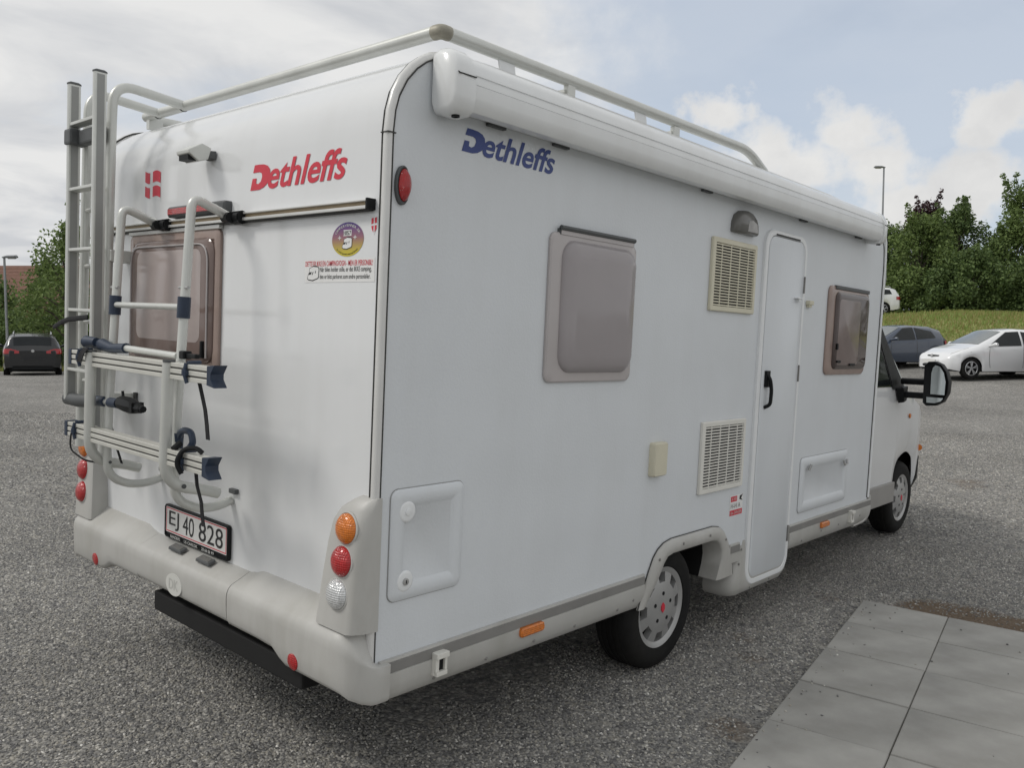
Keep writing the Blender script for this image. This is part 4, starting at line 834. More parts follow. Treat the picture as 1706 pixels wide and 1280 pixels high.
# wheel arch moulding
def strip_loft(o_, i_, ):
    rings = []
    for (a, b), (c, d) in zip(o_, i_):
        mu, mv = (a + c) / 2, (b + d) / 2; kk = 0.55 + 0.45 * sstep(0.335, 0.50, b)
        rings.append([SIDE(a, b, -0.004), SIDE(a, b, 0.010 * kk), SIDE(a + (mu - a) * 0.25, b + (mv - b) * 0.25, 0.020 * kk), SIDE(mu, mv, 0.025 * kk), SIDE(c + (mu - c) * 0.2, d + (mv - d) * 0.2, 0.022 * kk), SIDE(c, d, 0.012 * kk), SIDE(c, d, -0.10)])
    return rings
mb = MB(); mb.loft(strip_loft(arch_o, arch_i), closed=False); wa = mb.build('wheel_arch', 'plastic', RV, smooth=50)
mb = MB(); mb.tube([SIDE(a, b + 0.001, 0.004) for a, b in arch_o], 0.0032, 6); mb.build('arch_seal', 'seam', wa)
screws(wa, [(1.735, 0.560, -0.024), (1.95, 0.605, -0.026), (2.22, 0.605, -0.026), (2.40, 0.555, -0.024)])
mb = MB()
pts = [(x, z) for x, z in arch_i]
mb.loft([[(x, 0.10, z) for x, z in pts], [(x, 0.42, z) for x, z in pts]], closed=False); mb.poly([(1.4, 0.42, 0.30), (2.8, 0.42, 0.30), (2.8, 0.42, 0.62), (1.4, 0.42, 0.62)])
mb.build('wheel_housing', 'dark', RV, smooth=0)
# step box below the door
rings = []
for z, x0, x1, y in ((0.507, 2.598, 3.255, -0.004), (0.44, 2.585, 3.262, -0.010), (0.36, 2.545, 3.265, -0.014), (0.30, 2.515, 3.262, -0.016), (0.245, 2.505, 3.245, -0.016), (0.205, 2.52, 3.20, -0.006), (0.190, 2.55, 3.14, 0.02)):
    rings.append([(x, -n, zz) for x, zz, n in []] or [(x0, 0.16, z), (x0 + 0.002, 0.05, z), (x0 + 0.022, y + 0.014, z), (x0 + 0.06, y, z), (x1 - 0.06, y, z), (x1 - 0.02, y + 0.012, z), (x1, 0.05, z), (x1, 0.16, z)])
mb = MB(); mb.loft(rings); sb = mb.build('step_box', 'plastic', RV, smooth=50)
screws(sb, [(2.62, 0.46, -0.009), (2.60, 0.38, -0.010), (2.75, 0.218, -0.010), (3.0, 0.222, -0.010), (3.22, 0.40, 0.0)])

# ---- wheels
def wheel(name, c, r, w, rimr):
    cx, cy, cz = c
    mb = MB()
    pr = [(rimr - 0.005, -0.02), (rimr + 0.004, 0.0), (rimr + 0.035, 0.004), (r - 0.045, 0.002), (r - 0.018, -0.010), (r - 0.003, -0.030), (r, -0.05), (r, -w + 0.05), (r - 0.003, -w + 0.03), (r - 0.045, -w), (rimr, -w)]
    tread = MB(); tread.lathe([(a, h) for a, h in pr], (cx, cy, cz), (0, -1, 0), 48, closed=True)
    for k in (0.30, 0.45, 0.60, 0.75):   # tread ribs
        tread.lathe([(r - 0.004, -w * k - 0.012), (r + 0.004, -w * k - 0.010), (r + 0.004, -w * k + 0.010), (r - 0.004, -w * k + 0.012)], (cx, cy, cz), (0, -1, 0), 48, closed=True)
    e = tread.build(name, 'rubber', RV, smooth=35)
    # cover with eight slots: polar grid with holes
    rad = [0.0, 0.055, 0.105, 0.128, 0.176, 0.190, rimr]; hh = [0.004, 0.006, 0.002, -0.004, -0.014, -0.008, -0.004]
    n = 64; mb = MB(); P_ = lambda i, k, d=0.0: (cx + rad[i] * math.cos(2 * math.pi * k / n), cy - (hh[i] - d), cz + rad[i] * math.sin(2 * math.pi * k / n))
    vs = [P_(i, k) for i in range(len(rad)) for k in range(n)]; fs = []
    for i in range(len(rad) - 1):
        for k in range(n):
            slot = i in (3,) and (k + 2) % 8 < 4
            if i == 3 and slot: continue
            fs.append((i * n + k, i * n + (k + 1) % n, (i + 1) * n + (k + 1) % n, (i + 1) * n + k))
    mb.add(vs, fs)
    # walls of the slots
    for s in range(8):
        ks = [(8 * s - 2 + q) % n for q in range(5)]
        loop = [P_(3, k) for k in ks] + [P_(4, k) for k in reversed(ks)]
        back = [P_(3, k, 0.035) for k in ks] + [P_(4, k, 0.035) for k in reversed(ks)]
        mb.loft([loop, back], cap0=False, cap1=False)
    cov = mb.build('wheel_cover', 'chrome', e, smooth=25)
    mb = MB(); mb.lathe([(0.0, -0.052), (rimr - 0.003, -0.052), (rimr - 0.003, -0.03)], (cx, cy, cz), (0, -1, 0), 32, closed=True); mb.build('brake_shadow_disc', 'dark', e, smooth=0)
    mb = MB(); mb.extrude(lambda u, v, n: (cx + u, cy - n, cz + v), [(0, 0.026), (-0.015, 0.010), (-0.015, -0.010), (0, -0.026), (0.015, -0.010), (0.015, 0.010)], 0.003, 0.009); mb.build('hub_badge', 'red_film', e)
    for s in range(5):
        a = R_(90 + 72 * s); mb = MB(); mb.lathe([(0.0105, 0.0), (0.010, 0.0066), (0.0, 0.0066)], (cx + 0.072 * math.cos(a), cy, cz + 0.072 * math.sin(a)), (0, -1, 0), 12); mb.build('bolt_recess', 'black', e)
    return e
w1 = wheel('rear_wheel', (1.865, 0.028, 0.284), 0.314, 0.21, 0.203)
w2 = wheel('front_wheel', (5.975, 0.172, 0.325), 0.314, 0.20, 0.203)
w3 = wheel('rear_wheel', (1.865, WD - 0.05 - 0.17, 0.284), 0.314, 0.21, 0.203); w4 = wheel('front_wheel', (5.975, WD - 0.39, 0.325), 0.314, 0.20, 0.203)

# ---- bicycle rack
RKN, RKF = 0.90, 1.50
mb = MB()
for y in (RKN, RKF):
    mb.tube(fillet([(-0.030, y + 0.01, 2.018), (-0.195, y, 2.075), (-0.200, y, 1.98), (-0.236, y, 1.26), (-0.2415, y, 1.03), (-0.240, y, 0.962), (-0.212, y, 0.920), (-0.145, y, 0.888), (-0.066, y, 0.886), (-0.004, y, 0.904)], [0.10, 0.05, 0.05, 0.03, 0.03, 0.03, 0.04, 0.03], 7), 0.0175, 14)
rk = mb.build('bike_rack', 'alu_rack', RV, smooth=50); rk['label'] = 'silver tubular bike rack folded against the rear wall'
for y in (RKN, RKF):
    mb = MB(); mb.tube([(-0.055, y - 0.035, 2.014), (-0.040, y + 0.035, 2.018)], 0.021, 10); mb.tube([(-0.030, y - 0.075, 2.016), (-0.030, y - 0.02, 2.016)], 0.026, 10); mb.box(-0.05, -0.01, y - 0.08, y + 0.02, 1.996, 2.036); mb.build('top_clamp', 'black', rk, smooth=40)
    mb = MB(); mb.tube([(-0.2195, y, 1.62), (-0.2165, y, 1.70)], 0.024, 14); mb.build('collar', 'navy', rk)
    mb = MB(); mb.tube([(-0.2195 + 0.0, y - 0.034, 1.735), (-0.2195, y + 0.034, 1.735)], 0.006, 8); mb.build('pin', 'chrome', rk)
    mb = MB(); mb.box(-0.018, 0.0, y - 0.05, y + 0.0, 0.935, 0.955); mb.build('wall_foot', 'grey_pl', rk, smooth=0, bevel=0.004)
mb = MB(); mb.tube([(-0.219, RKN, 1.662), (-0.219, RKF, 1.662)], 0.0125, 12); mb.build('cross_tube', 'alu_rack', rk)
# folded platform: outer hoop
OX = -0.305
mb = MB()
for yt, yb in ((1.535, 1.54), (0.845, 0.858)):
    mb.tube(fillet([(OX + 0.006, yt, 1.462), (-0.300, yb, 1.085), (-0.292, yb, 1.040), (-0.262, yb, 1.003), (-0.222, yb, 0.986), (-0.150, yb, 0.970), (-0.085, yb, 0.950)], [0.05, 0.02, 0.02, 0.02, 0.03], 6), 0.0215, 14)
mb.build('platform_hoop', 'alu_rack', rk, smooth=50)
for y in (0.842, 1.535):
    mb = MB(); mb.tube([(OX + 0.006, y, 1.458), (OX + 0.006, y, 1.468)], 0.0222, 14); mb.build('tube_cap', 'grey_pl', rk)
for yb, yi_ in ((1.54, 1.50), (0.858, 0.90)):
    mb = MB(); mb.tube([(-0.236, yb - 0.024, 0.995), (-0.236, yi_ + 0.02 if yi_ > yb else yi_ - 0.02, 0.995)], 0.007, 8); mb.lathe([(0.009, 0.0), (0.009, 0.004), (0.0, 0.006)], (-0.236, yb - 0.022, 0.995), (0, -1, 0), 10); mb.build('pivot_bolt', 'grey_pl', rk)
# bike channels: extruded with two grooves
def channel(y0, y1, z, x):
    h = 0.030; d = 0.022
    sec = [(-d, h), (-d, h * 0.50), (-d + 0.006, h * 0.46), (-d + 0.006, h * 0.30), (-d, h * 0.26), (-d, -h * 0.26), (-d + 0.006, -h * 0.30), (-d + 0.006, -h * 0.46), (-d, -h * 0.50), (-d, -h), (d, -h), (d, h)]
    mb = MB(); mb.loft([[(x + a, y, z + b) for a, b in sec] for y in (y0, y1)]); o = mb.build('channel', 'alu_rail', rk, smooth=0, bevel=0.0012, bseg=1)
    for zz in (0.38, -0.38):
        mb = MB(); mb.box(x - d + 0.0035, x - d + 0.0062, y0 + 0.002, y1 - 0.002, z + h * zz - 0.0022, z + h * zz + 0.0022); mb.build('groove', 'seam', o, smooth=0)
    for ys, sg in ((y0, -1), (y1, 1)):
        mb = MB(); L_ = 0.045 if sg < 0 else 0.022
        out = [(x - d - 0.003, ys + (0.004 if sg < 0 else -0.004), z - h - 0.003), (x - d - 0.003, ys + (0.004 if sg < 0 else -0.004), z + h + 0.003)]
        prof_ = [(ys - sg * 0.006, h + 0.003), (ys + sg * L_, h + 0.008), (ys + sg * L_ * 0.45, h * 0.2), (ys + sg * L_ * 0.45, -h * 0.4), (ys + sg * L_, -h - 0.010), (ys - sg * 0.006, -h - 0.003)]
        if sg > 0: prof_ = [(ys - 0.006, h + 0.003), (ys + L_, h + 0.003), (ys + L_, -h - 0.003), (ys - 0.006, -h - 0.003)]
        mb.loft([[(xx, a, z + b) for a, b in prof_] for xx in (x - d - 0.003, x + d + 0.003)]); mb.build('end_cap', 'navy', o, smooth=0, bevel=0.002)
    return o
CX = -0.282
c1 = channel(0.548, 1.735, 1.430, CX); c1['label'] = 'upper bike channel'
c2 = channel(0.568, 1.770, 1.112, CX); c2['label'] = 'lower bike channel'
for z, ys in ((1.430, (0.70, 1.64)), (1.112, (0.72, 1.68))):
    for y in ys:
        mb = MB(); mb.tube([(CX - 0.024, y, z + 0.034), (CX - 0.032, y, z), (CX - 0.025, y - 0.01, z - 0.036)], 0.007, 8); mb.box(CX - 0.034, CX - 0.02, y - 0.014, y + 0.014, z - 0.010, z + 0.010); mb.tube([(CX - 0.02, y, z + 0.034), (CX + 0.03, y, z + 0.036)], 0.008, 6); mb.build('wheel_strap_buckle', 'navy', rk, smooth=40)
# frame-holding arms
mb = MB(); mb.tube([(-0.25, 1.32, 1.487), (-0.235, 0.905, 1.478)], 0.0135, 12); ar = mb.build('holding_arm', 'alu_rack', rk)
mb = MB(); mb.tube([(-0.262, 1.60, 1.490), (-0.258, 1.52, 1.492), (-0.252, 1.44, 1.480), (-0.25, 1.31, 1.487)], [0.018, 0.026, 0.019, 0.021], 12); mb.tube([(-0.285, 1.62, 1.500), (-0.275, 1.54, 1.500)], [0.026, 0.020], 10); mb.build('arm_clamp', 'navy', ar)
mb = MB(); mb.tube([(-0.25, 1.56, 1.250), (-0.25, 1.40, 1.254)], 0.0135, 12); ar2 = mb.build('holding_arm', 'alu_rack', rk)
mb = MB(); mb.tube([(-0.252, 1.60, 1.248), (-0.25, 1.50, 1.252)], 0.022, 12); mb.tube([(-0.25, 1.455, 1.253), (-0.25, 1.375, 1.256)], 0.021, 12); mb.build('arm_sleeve', 'navy', ar2)
mb = MB(); mb.tube([(-0.25, 1.375, 1.256), (-0.252, 1.34, 1.262), (-0.25, 1.27, 1.258), (-0.25, 1.22, 1.255), (-0.25, 1.165, 1.252)], [0.016, 0.030, 0.034, 0.026, 0.016], 8); mb.box(-0.275, -0.225, 1.20, 1.225, 1.235, 1.275); mb.tube([(-0.25, 1.19, 1.255), (-0.25, 1.15, 1.253)], 0.014, 8); mb.tube([(-0.25, 1.33, 1.28), (-0.25, 1.34, 1.31)], 0.006, 6); mb.build('arm_knob', 'black', ar2, smooth=30)
mb = MB(); mb.box(-0.25, -0.215, 0.835, 0.87, 1.47, 1.50); mb.box(-0.24, -0.22, 0.765, 0.84, 1.475, 1.492); mb.build('arm_end', 'black', rk, smooth=0, bevel=0.005)
mb = MB(); mb.tube([(-0.232, 0.905, 1.10), (-0.232, 0.895, 1.19)], 0.021, 10); mb.tube(fillet([(-0.232, 0.895, 1.165), (-0.235, 0.86, 1.205), (-0.235, 0.79, 1.205), (-0.235, 0.775, 1.165), (-0.235, 0.80, 1.145)], 0.025, 5), 0.0125, 8); mb.build('hook', 'navy', rk, smooth=40)
mb = MB(); mb.tube([(-0.27, 0.80, 1.165), (-0.30, 0.795, 1.145)], 0.012, 8); mb.tube(fillet([(-0.315, 0.70, 1.07), (-0.33, 0.715, 1.11), (-0.31, 0.70, 1.16), (-0.28, 0.66, 1.165), (-0.27, 0.64, 1.15)], 0.03), 0.009, 8); mb.build('ratchet', 'black', rk, smooth=40)
# webbing straps
def strap(pts, w, name='strap', parent=rk):
    mb = MB(); rings = []
    for p in pts:
        x, y, z = p; rings.append([(x - 0.0015, y - w / 2, z), (x + 0.0015, y - w / 2, z), (x + 0.0015, y + w / 2, z), (x - 0.0015, y + w / 2, z)])
    mb.loft(rings); return mb.build(name, 'strap', parent, smooth=30)
strap([(-0.262, 0.690, 1.402), (-0.255, 0.683, 1.36), (-0.248, 0.668, 1.30), (-0.247, 0.655, 1.245), (-0.250, 0.640, 1.195)], 0.024)
strap([(-0.262, 0.700, 1.082), (-0.252, 0.706, 1.02), (-0.238, 0.700, 0.96), (-0.232, 0.700, 0.90), (-0.236, 0.682, 0.872)], 0.022)
strap([(-0.205, 1.59, 1.205), (-0.20, 1.585, 1.15), (-0.21, 1.53, 1.11), (-0.215, 1.50, 1.085)], 0.05)
strap([(-0.22, 1.47, 1.075), (-0.215, 1.445, 1.03), (-0.21, 1.43, 0.995)], 0.020)
strap([(-0.325, 1.52, 1.478), (-0.332, 1.55, 1.45), (-0.328, 1.585, 1.415)], 0.05)
mb = MB(); mb.tube(fillet([(CX - 0.03, 1.70, 1.10), (CX - 0.04, 1.69, 1.03), (CX - 0.01, 1.60, 0.99), (-0.24, 1.58, 0.98)], 0.05), 0.004, 6); mb.build('cord', 'strap', rk)

# ---- ladder
LN, LF = 1.800, 2.062
mb = MB()
for y in (LN, LF): mb.tube(fillet([(RX - 0.004, y, RZ), (-0.115, y, RZ + 0.03), (-0.120, y, 2.44), (-0.125, y + 0.03, 0.98)], [0.16, 0.10], 9), 0.0215, 14)
ld = mb.build('ladder', 'alu_rack', RV, smooth=50); ld['label'] = 'silver roof ladder with its lower half folded up'
for z in (2.10, 1.84, 1.58, 1.30):
    mb = MB(); mb.tube([(-0.121, LN, z), (-0.121, LF, z)], 0.011, 8); mb.build('rung', 'alu_rack', ld)
for z in (1.885, 1.232):
    mb = MB(); mb.box(-0.125, -0.001, LN - 0.004 - 0.02, LN + 0.10, z - 0.026, z + 0.026); mb.build('wall_bracket', 'alu_rack', ld, smooth=0, bevel=0.004)
    mb = MB(); mb.box(-0.012, -0.001, LN - 0.045, LN - 0.02, z - 0.03, z + 0.03); mb.build('bracket_pad', 'seam', ld, smooth=0)
FX = -0.192
fold_n, fold_f = 1.752, 2.035
for y, zt, zb in ((fold_n, 2.672, 1.06), (fold_f, 2.662, 1.215)):
    mb = MB(); out = [(FX + a * 0.0275, y + b * 0.0125) for a, b in ((-1, -0.5), (-0.85, -1), (0.85, -1), (1, -0.5), (1, 0.5), (0.85, 1), (-0.85, 1), (-1, 0.5))]
    mb.loft([[(a, b, zb) for a, b in out], [(a, b, zt) for a, b in out]]); st = mb.build('stile', 'alu_rack', ld, smooth=30)
    mb = MB(); mb.loft([[(FX + (a - FX) * k, y + (b - y) * k, z) for a, b in out] for k, z in ((1.08, zt - 0.002), (1.08, zt + 0.004), (0.7, zt + 0.010))]); mb.build('stile_cap', 'grey_pl', st, smooth=0)
    mb = MB(); mb.box(FX - 0.016, FX + 0.016, y - 0.0132, y - 0.0122, zb + 0.01, zt - 0.01); mb.build('stile_groove_shade', mat('shaded_aluminium', (0.30, 0.305, 0.295), 0.5, metal=0.3, var=0.1), st, smooth=0)  # groove strip, its grey also paints in the shade on the stile's near face
for z in (2.475, 2.180, 1.905, 1.630, 1.355):
    mb = MB(); mb.loft([[(FX - 0.022, y, z - 0.004), (FX + 0.022, y, z - 0.008), (FX + 0.022, y, z + 0.008), (FX - 0.022, y, z + 0.010)] for y in (fold_n + 0.012, fold_f - 0.012)]); mb.build('rung', 'alu_rack', ld, smooth=0, bevel=0.003)
mb = MB(); mb.box(FX - 0.036, FX + 0.05, fold_f - 0.05, fold_f + 0.022, 2.385, 2.455); mb.box(FX + 0.0, FX + 0.045, fold_n + 0.022, fold_f - 0.05, 2.385, 2.450); mb.build('stow_clip', 'grey_pl', ld, smooth=0, bevel=0.01)
mb = MB(); mb.tube([(FX, fold_f + 0.03, 1.215), (FX, fold_f - 0.09, 1.215), (FX + 0.03, fold_n + 0.06, 1.222)], 0.034, 12, sx=0.9, sy=0.8); mb.build('fold_hinge', 'grey_pl', ld, smooth=50)
mb = MB(); mb.tube([(FX - 0.03, fold_n + 0.02, 1.602), (FX - 0.034, fold_f - 0.06, 1.588), (FX - 0.03, fold_f + 0.03, 1.574), (FX - 0.02, fold_f + 0.16, 1.545)], 0.012, 8, sx=1.0, sy=0.35); mb.build('lashing', 'strap', ld)

# ---- cab (narrow van cab in front of the body)
def interp(tab, x):
    if x <= tab[0][0]: return tab[0][1]
    for (a, b), (c, d) in zip(tab, tab[1:]):
        if x <= c: return b + (d - b) * (x - a) / (c - a)
    return tab[-1][1]
class Loft:
    """vehicle skin lofted along x from width, belt, roof and sill tables; the sill line lifts over the wheels"""
    def __init__(s, hw, sill, belt, roof, wr, wheels, x0, x1, n=40, mid=None, tumble=0.04):
        s.hw, s.sill, s.belt, s.roof, s.wr, s.wheels = hw, sill, belt, roof, wr, wheels; s.tumble = tumble
        xs = [x0 + (x1 - x0) * k / n for k in range(n + 1)]
        for cx, r, cz in wheels: xs += [cx + r * math.cos(R_(a)) for a in range(0, 181, 15)]
        for tab in (hw, belt, roof, wr): xs += [p[0] for p in tab if x0 < p[0] < x1]
        s.xs = sorted(set(round(x, 4) for x in xs))
    def bottom(s, x):
        z = interp(s.sill, x)
        for cx, r, cz in s.wheels:
            if abs(x - cx) < r: z = max(z, cz + math.sqrt(r * r - (x - cx) ** 2))
        return z
    def ring(s, x):
        w, b, t, zb, wr = interp(s.hw, x), interp(s.belt, x), interp(s.roof, x), s.bottom(x), interp(s.wr, x)
        t = max(t, b + 0.02); zm = zb + (b - zb) * 0.45
        half = [(w * 0.955, zb), (w * 0.985, zb + (zm - zb) * 0.35), (w, zm), (w * (1 - s.tumble * 0.35), zb + (b - zb) * 0.8), (w * (1 - s.tumble), b), (s.side_y(x, b + (t - b) * 0.45), b + (t - b) * 0.45), (s.side_y(x, b + (t - b) * 0.82), b + (t - b) * 0.82), (wr * 0.93, t - (t - b) * 0.06), (wr * 0.78, t - 0.004), (wr * 0.4, t + 0.008)]
        return [(x, y, z) for y, z in half] + [(x, 0, t + 0.012)] + [(x, -y, z) for y, z in reversed(half)]
    def side_y(s, x, z):
        w, b, t, wr = interp(s.hw, x) * (1 - s.tumble), interp(s.belt, x), interp(s.roof, x), interp(s.wr, x)
        t = max(t, b + 0.02); k = max(0.0, min(1.0, (z - b) / (t - b))); return w + (wr - w) * (k ** 1.25)
    def flank_y(s, x, z):
        pts = sorted([(p[2], p[1]) for p in s.ring(x)[:7]]); return interp(pts, z)
    def top_z(s, x, y):
        r = s.ring(x); pts = [(abs(p[1]), p[2]) for p in r[4:11]]; pts.sort()
        return interp(pts, abs(y))
    def body(s, name, m, parent):
        mb = MB(); mb.loft([s.ring(x) for x in s.xs], closed=False)
        for x, rev in ((s.xs[0], 0), (s.xs[-1], 1)): mb.poly(s.ring(x) if rev else s.ring(x)[::-1])
        return mb.build(name, m, parent, smooth=42)
    def side_panel(s, name, poly, side, off, m, parent, nsub=5):
        """polygon given in (x, z) as two chains: lower and upper, wrapped onto the flank"""
        lo, up = poly; xs = [lo[0][0] + (lo[-1][0] - lo[0][0]) * k / nsub for k in range(nsub + 1)]; xu = [up[0][0] + (up[-1][0] - up[0][0]) * k / nsub for k in range(nsub + 1)]
        mb = MB(); rings = []
        for a, b in zip(xs, xu):
            z0, z1 = interp(lo, a), interp(up, b); row = []
            for t in (0, 0.33, 0.66, 1):
                x = a + (b - a) * t; z = z0 + (z1 - z0) * t; row.append((x, side * (s.side_y(x, z) + off), z))
            rings.append(row)
        mb.loft(rings, closed=False); return mb.build(name, m, parent, smooth=60)
    def top_panel(s, name, xa, xb, fa, fb, off, m, parent, n=6, flip=1):
        """windscreen / rear screen / bonnet trim lying on the upper skin"""
        mb = MB(); rings = []
        for k in range(n + 1):
            x = xa + (xb - xa) * k / n; f = fa + (fb - fa) * k / n; w = interp(s.wr, x) * f
            rings.append([(x + flip * off * 0.7, w * t, s.top_z(x, w * t) + off) for t in (-1, -0.75, -0.4, 0, 0.4, 0.75, 1)])
        mb.loft(rings, closed=False); return mb.build(name, m, parent, smooth=60)
CW = WD / 2
cabL = Loft(hw=[(4.60, CW - 0.115), (5.9, CW - 0.118), (6.2, CW - 0.135), (6.45, CW - 0.19), (6.65, CW - 0.30), (6.78, CW - 0.45), (6.86, CW - 0.68)],
            sill=[(4.6, 0.345), (6.3, 0.36), (6.86, 0.40)], belt=[(4.6, 1.285), (5.62, 1.30), (6.0, 1.19), (6.4, 1.06), (6.7, 0.92), (6.86, 0.80)],
            roof=[(4.6, 2.10), (5.02, 2.02), (5.12, 1.95), (5.70, 1.42), (6.02, 1.24), (6.4, 1.12), (6.7, 0.98), (6.86, 0.84)],
            wr=[(4.6, CW - 0.22), (5.02, CW - 0.235), (5.7, CW - 0.17), (6.02, CW - 0.22), (6.4, CW - 0.32), (6.7, CW - 0.5), (6.86, CW - 0.72)],
            wheels=[(5.975, 0.395, 0.335)], x0=4.60, x1=6.86, n=36, tumble=0.005)
cb = cabL.body('cab_body', 'white', RV); cb.location = (0, CW, 0)
cabL.side_panel('cab_window', ([(4.70, 1.315), (5.36, 1.312)], [(4.70, 1.93), (4.97, 1.90)]), -1, 0.004, 'glass', cb)
cabL.side_panel('quarter_light', ([(5.375, 1.290), (5.665, 1.300)], [(4.985, 1.93), (5.115, 1.925)]), -1, 0.012, 'black', cb)
cabL.side_panel('cab_window', ([(4.70, 1.315), (5.60, 1.33)], [(4.70, 1.93), (5.05, 1.87)]), 1, 0.004, 'glass', cb)
cabL.top_panel('windscreen', 5.16, 6.0, 0.90, 0.92, 0.006, 'glass', cb)
mb = MB(); mb.box(4.66, 5.58, -CW + 0.108, -CW + 0.14, 0.35, 0.515); mb.build('sill_cover', mat('grey_lower_door', (0.30, 0.29, 0.275), 0.5, var=0.06), cb, smooth=0, bevel=0.006)
mb = MB(); mb.box(4.7, 6.7, -CW + 0.32, CW - 0.32, 0.32, 0.90); mb.box(5.0, 5.5, -CW + 0.2, CW - 0.2, 0.36, 1.2); mb.build('wheel_well', 'dark', cb, smooth=0)
mb = MB(); mb.lathe([(0.02, 0), (0.02, 0.01), (0.0, 0.014)], (5.86, -CW + 0.117, 1.055), (0, -1, 0), 12); mb.build('side_repeater', 'amber_lens', cb)
mb = MB(); mb.tube([(6.40, -CW + 0.175, 0.735), (6.50, -CW + 0.215, 0.735), (6.60, -CW + 0.28, 0.735)], 0.028, 8); mb.build('indicator', 'amber_lens', cb)
mb = MB(); mb.loft([[(6.44, -CW + 0.24, 0.33), (6.62, -CW + 0.36, 0.33), (6.86, -CW + 0.70, 0.33), (6.89, 0, 0.33), (6.86, CW - 0.70, 0.33), (6.62, CW - 0.36, 0.33), (6.44, CW - 0.24, 0.33)], [(6.43, -CW + 0.18, 0.45), (6.66, -CW + 0.30, 0.45), (6.92, -CW + 0.66, 0.45), (6.96, 0, 0.45), (6.92, CW - 0.66, 0.45), (6.66, CW - 0.30, 0.45), (6.43, CW - 0.18, 0.45)], [(6.43, -CW + 0.18, 0.66), (6.66, -CW + 0.31, 0.66), (6.90, -CW + 0.67, 0.66), (6.94, 0, 0.66), (6.90, CW - 0.67, 0.66), (6.66, CW - 0.31, 0.66), (6.43, CW - 0.18, 0.66)]], closed=False); mb.build('front_bumper', 'plastic', cb)
for s in (-1, 1):
    mb = MB(); mb.box(6.66, 6.80, s * (CW - 0.55) - 0.14, s * (CW - 0.55) + 0.14, 0.74, 0.90); mb.build('headlamp', 'clear_lens', cb, smooth=0, bevel=0.03)
# over-cab nose
rings = []
for x, yi, z0, z1 in ((4.56, 0.03, 1.86, 2.53), (4.70, 0.035, 1.83, 2.52), (4.85, 0.055, 1.82, 2.47), (4.97, 0.10, 1.83, 2.40), (5.05, 0.18, 1.86, 2.33), (5.13, 0.34, 1.92, 2.22), (5.17, 0.6, 1.98, 2.14)):
    zc = (z0 + z1) / 2; hz_ = (z1 - z0) / 2; r0 = []
    for k in range(24):
        a = 2 * math.pi * k / 24; ca, sa = math.cos(a), math.sin(a); e = 0.35
        r0.append((x, CW + (CW - yi) * math.copysign(abs(ca) ** e, ca), zc + hz_ * math.copysign(abs(sa) ** 0.55, sa)))
    rings.append(r0)
mb = MB(); mb.loft(rings); mb.build('overcab_nose', 'white', RV, smooth=60)
# door mirrors
for s in (1, -1):
    Y = (lambda y: y) if s > 0 else (lambda y: WD - y)
    mb = MB()
    mb.loft([[(5.43, Y(0.105), 1.30), (5.62, Y(0.115), 1.315), (5.60, Y(0.115), 1.20), (5.50, Y(0.108), 1.175)], [(5.46, Y(0.06), 1.31), (5.58, Y(0.06), 1.32), (5.57, Y(0.06), 1.20), (5.50, Y(0.06), 1.185)]])
    bs = mb.build('mirror_arm', 'black', RV, smooth=0, bevel=0.01)
    mb = MB()
    for z in (1.365, 1.255): mb.tube([(5.52, Y(0.095), z - 0.005), (5.50, Y(-0.11), z)], 0.026, 10)
    mb.build('arm_tube', 'black', bs)
    outl = [(-0.095, 1.20), (-0.088, 1.50), (-0.115, 1.532), (-0.165, 1.536), (-0.215, 1.515), (-0.255, 1.46), (-0.278, 1.38), (-0.275, 1.29), (-0.245, 1.22), (-0.19, 1.185), (-0.12, 1.178)]
    cyy, czz = -0.18, 1.355
    ring = lambda x, k: [(x, Y(cyy + (y - cyy) * k), czz + (z - czz) * k) for y, z in outl]
    mb = MB(); mb.loft([ring(5.450, 0.90), ring(5.440, 0.97), ring(5.455, 1.0), ring(5.52, 1.0), ring(5.58, 0.85), ring(5.61, 0.5)]); hd = mb.build('mirror_head', 'black', bs, smooth=60)
    mb = MB(); g1 = [(-0.150, 1.275), (-0.146, 1.44), (-0.155, 1.485), (-0.172, 1.506), (-0.205, 1.496), (-0.236, 1.45), (-0.254, 1.38), (-0.253, 1.275)]  # glass cut narrow: the black inner border stands for a dark reflection
    mb.poly([(5.4385, Y(y), z) for y, z in g1]); mb.build('mirror_glass', 'mirror', hd, smooth=0)
    mb = MB(); g2 = [(-0.126, 1.205), (-0.123, 1.250), (-0.246, 1.250), (-0.230, 1.224), (-0.185, 1.206)]
    mb.poly([(5.4385, Y(y), z) for y, z in g2]); mb.build('wide_angle_glass', 'mirror', hd, smooth=0)

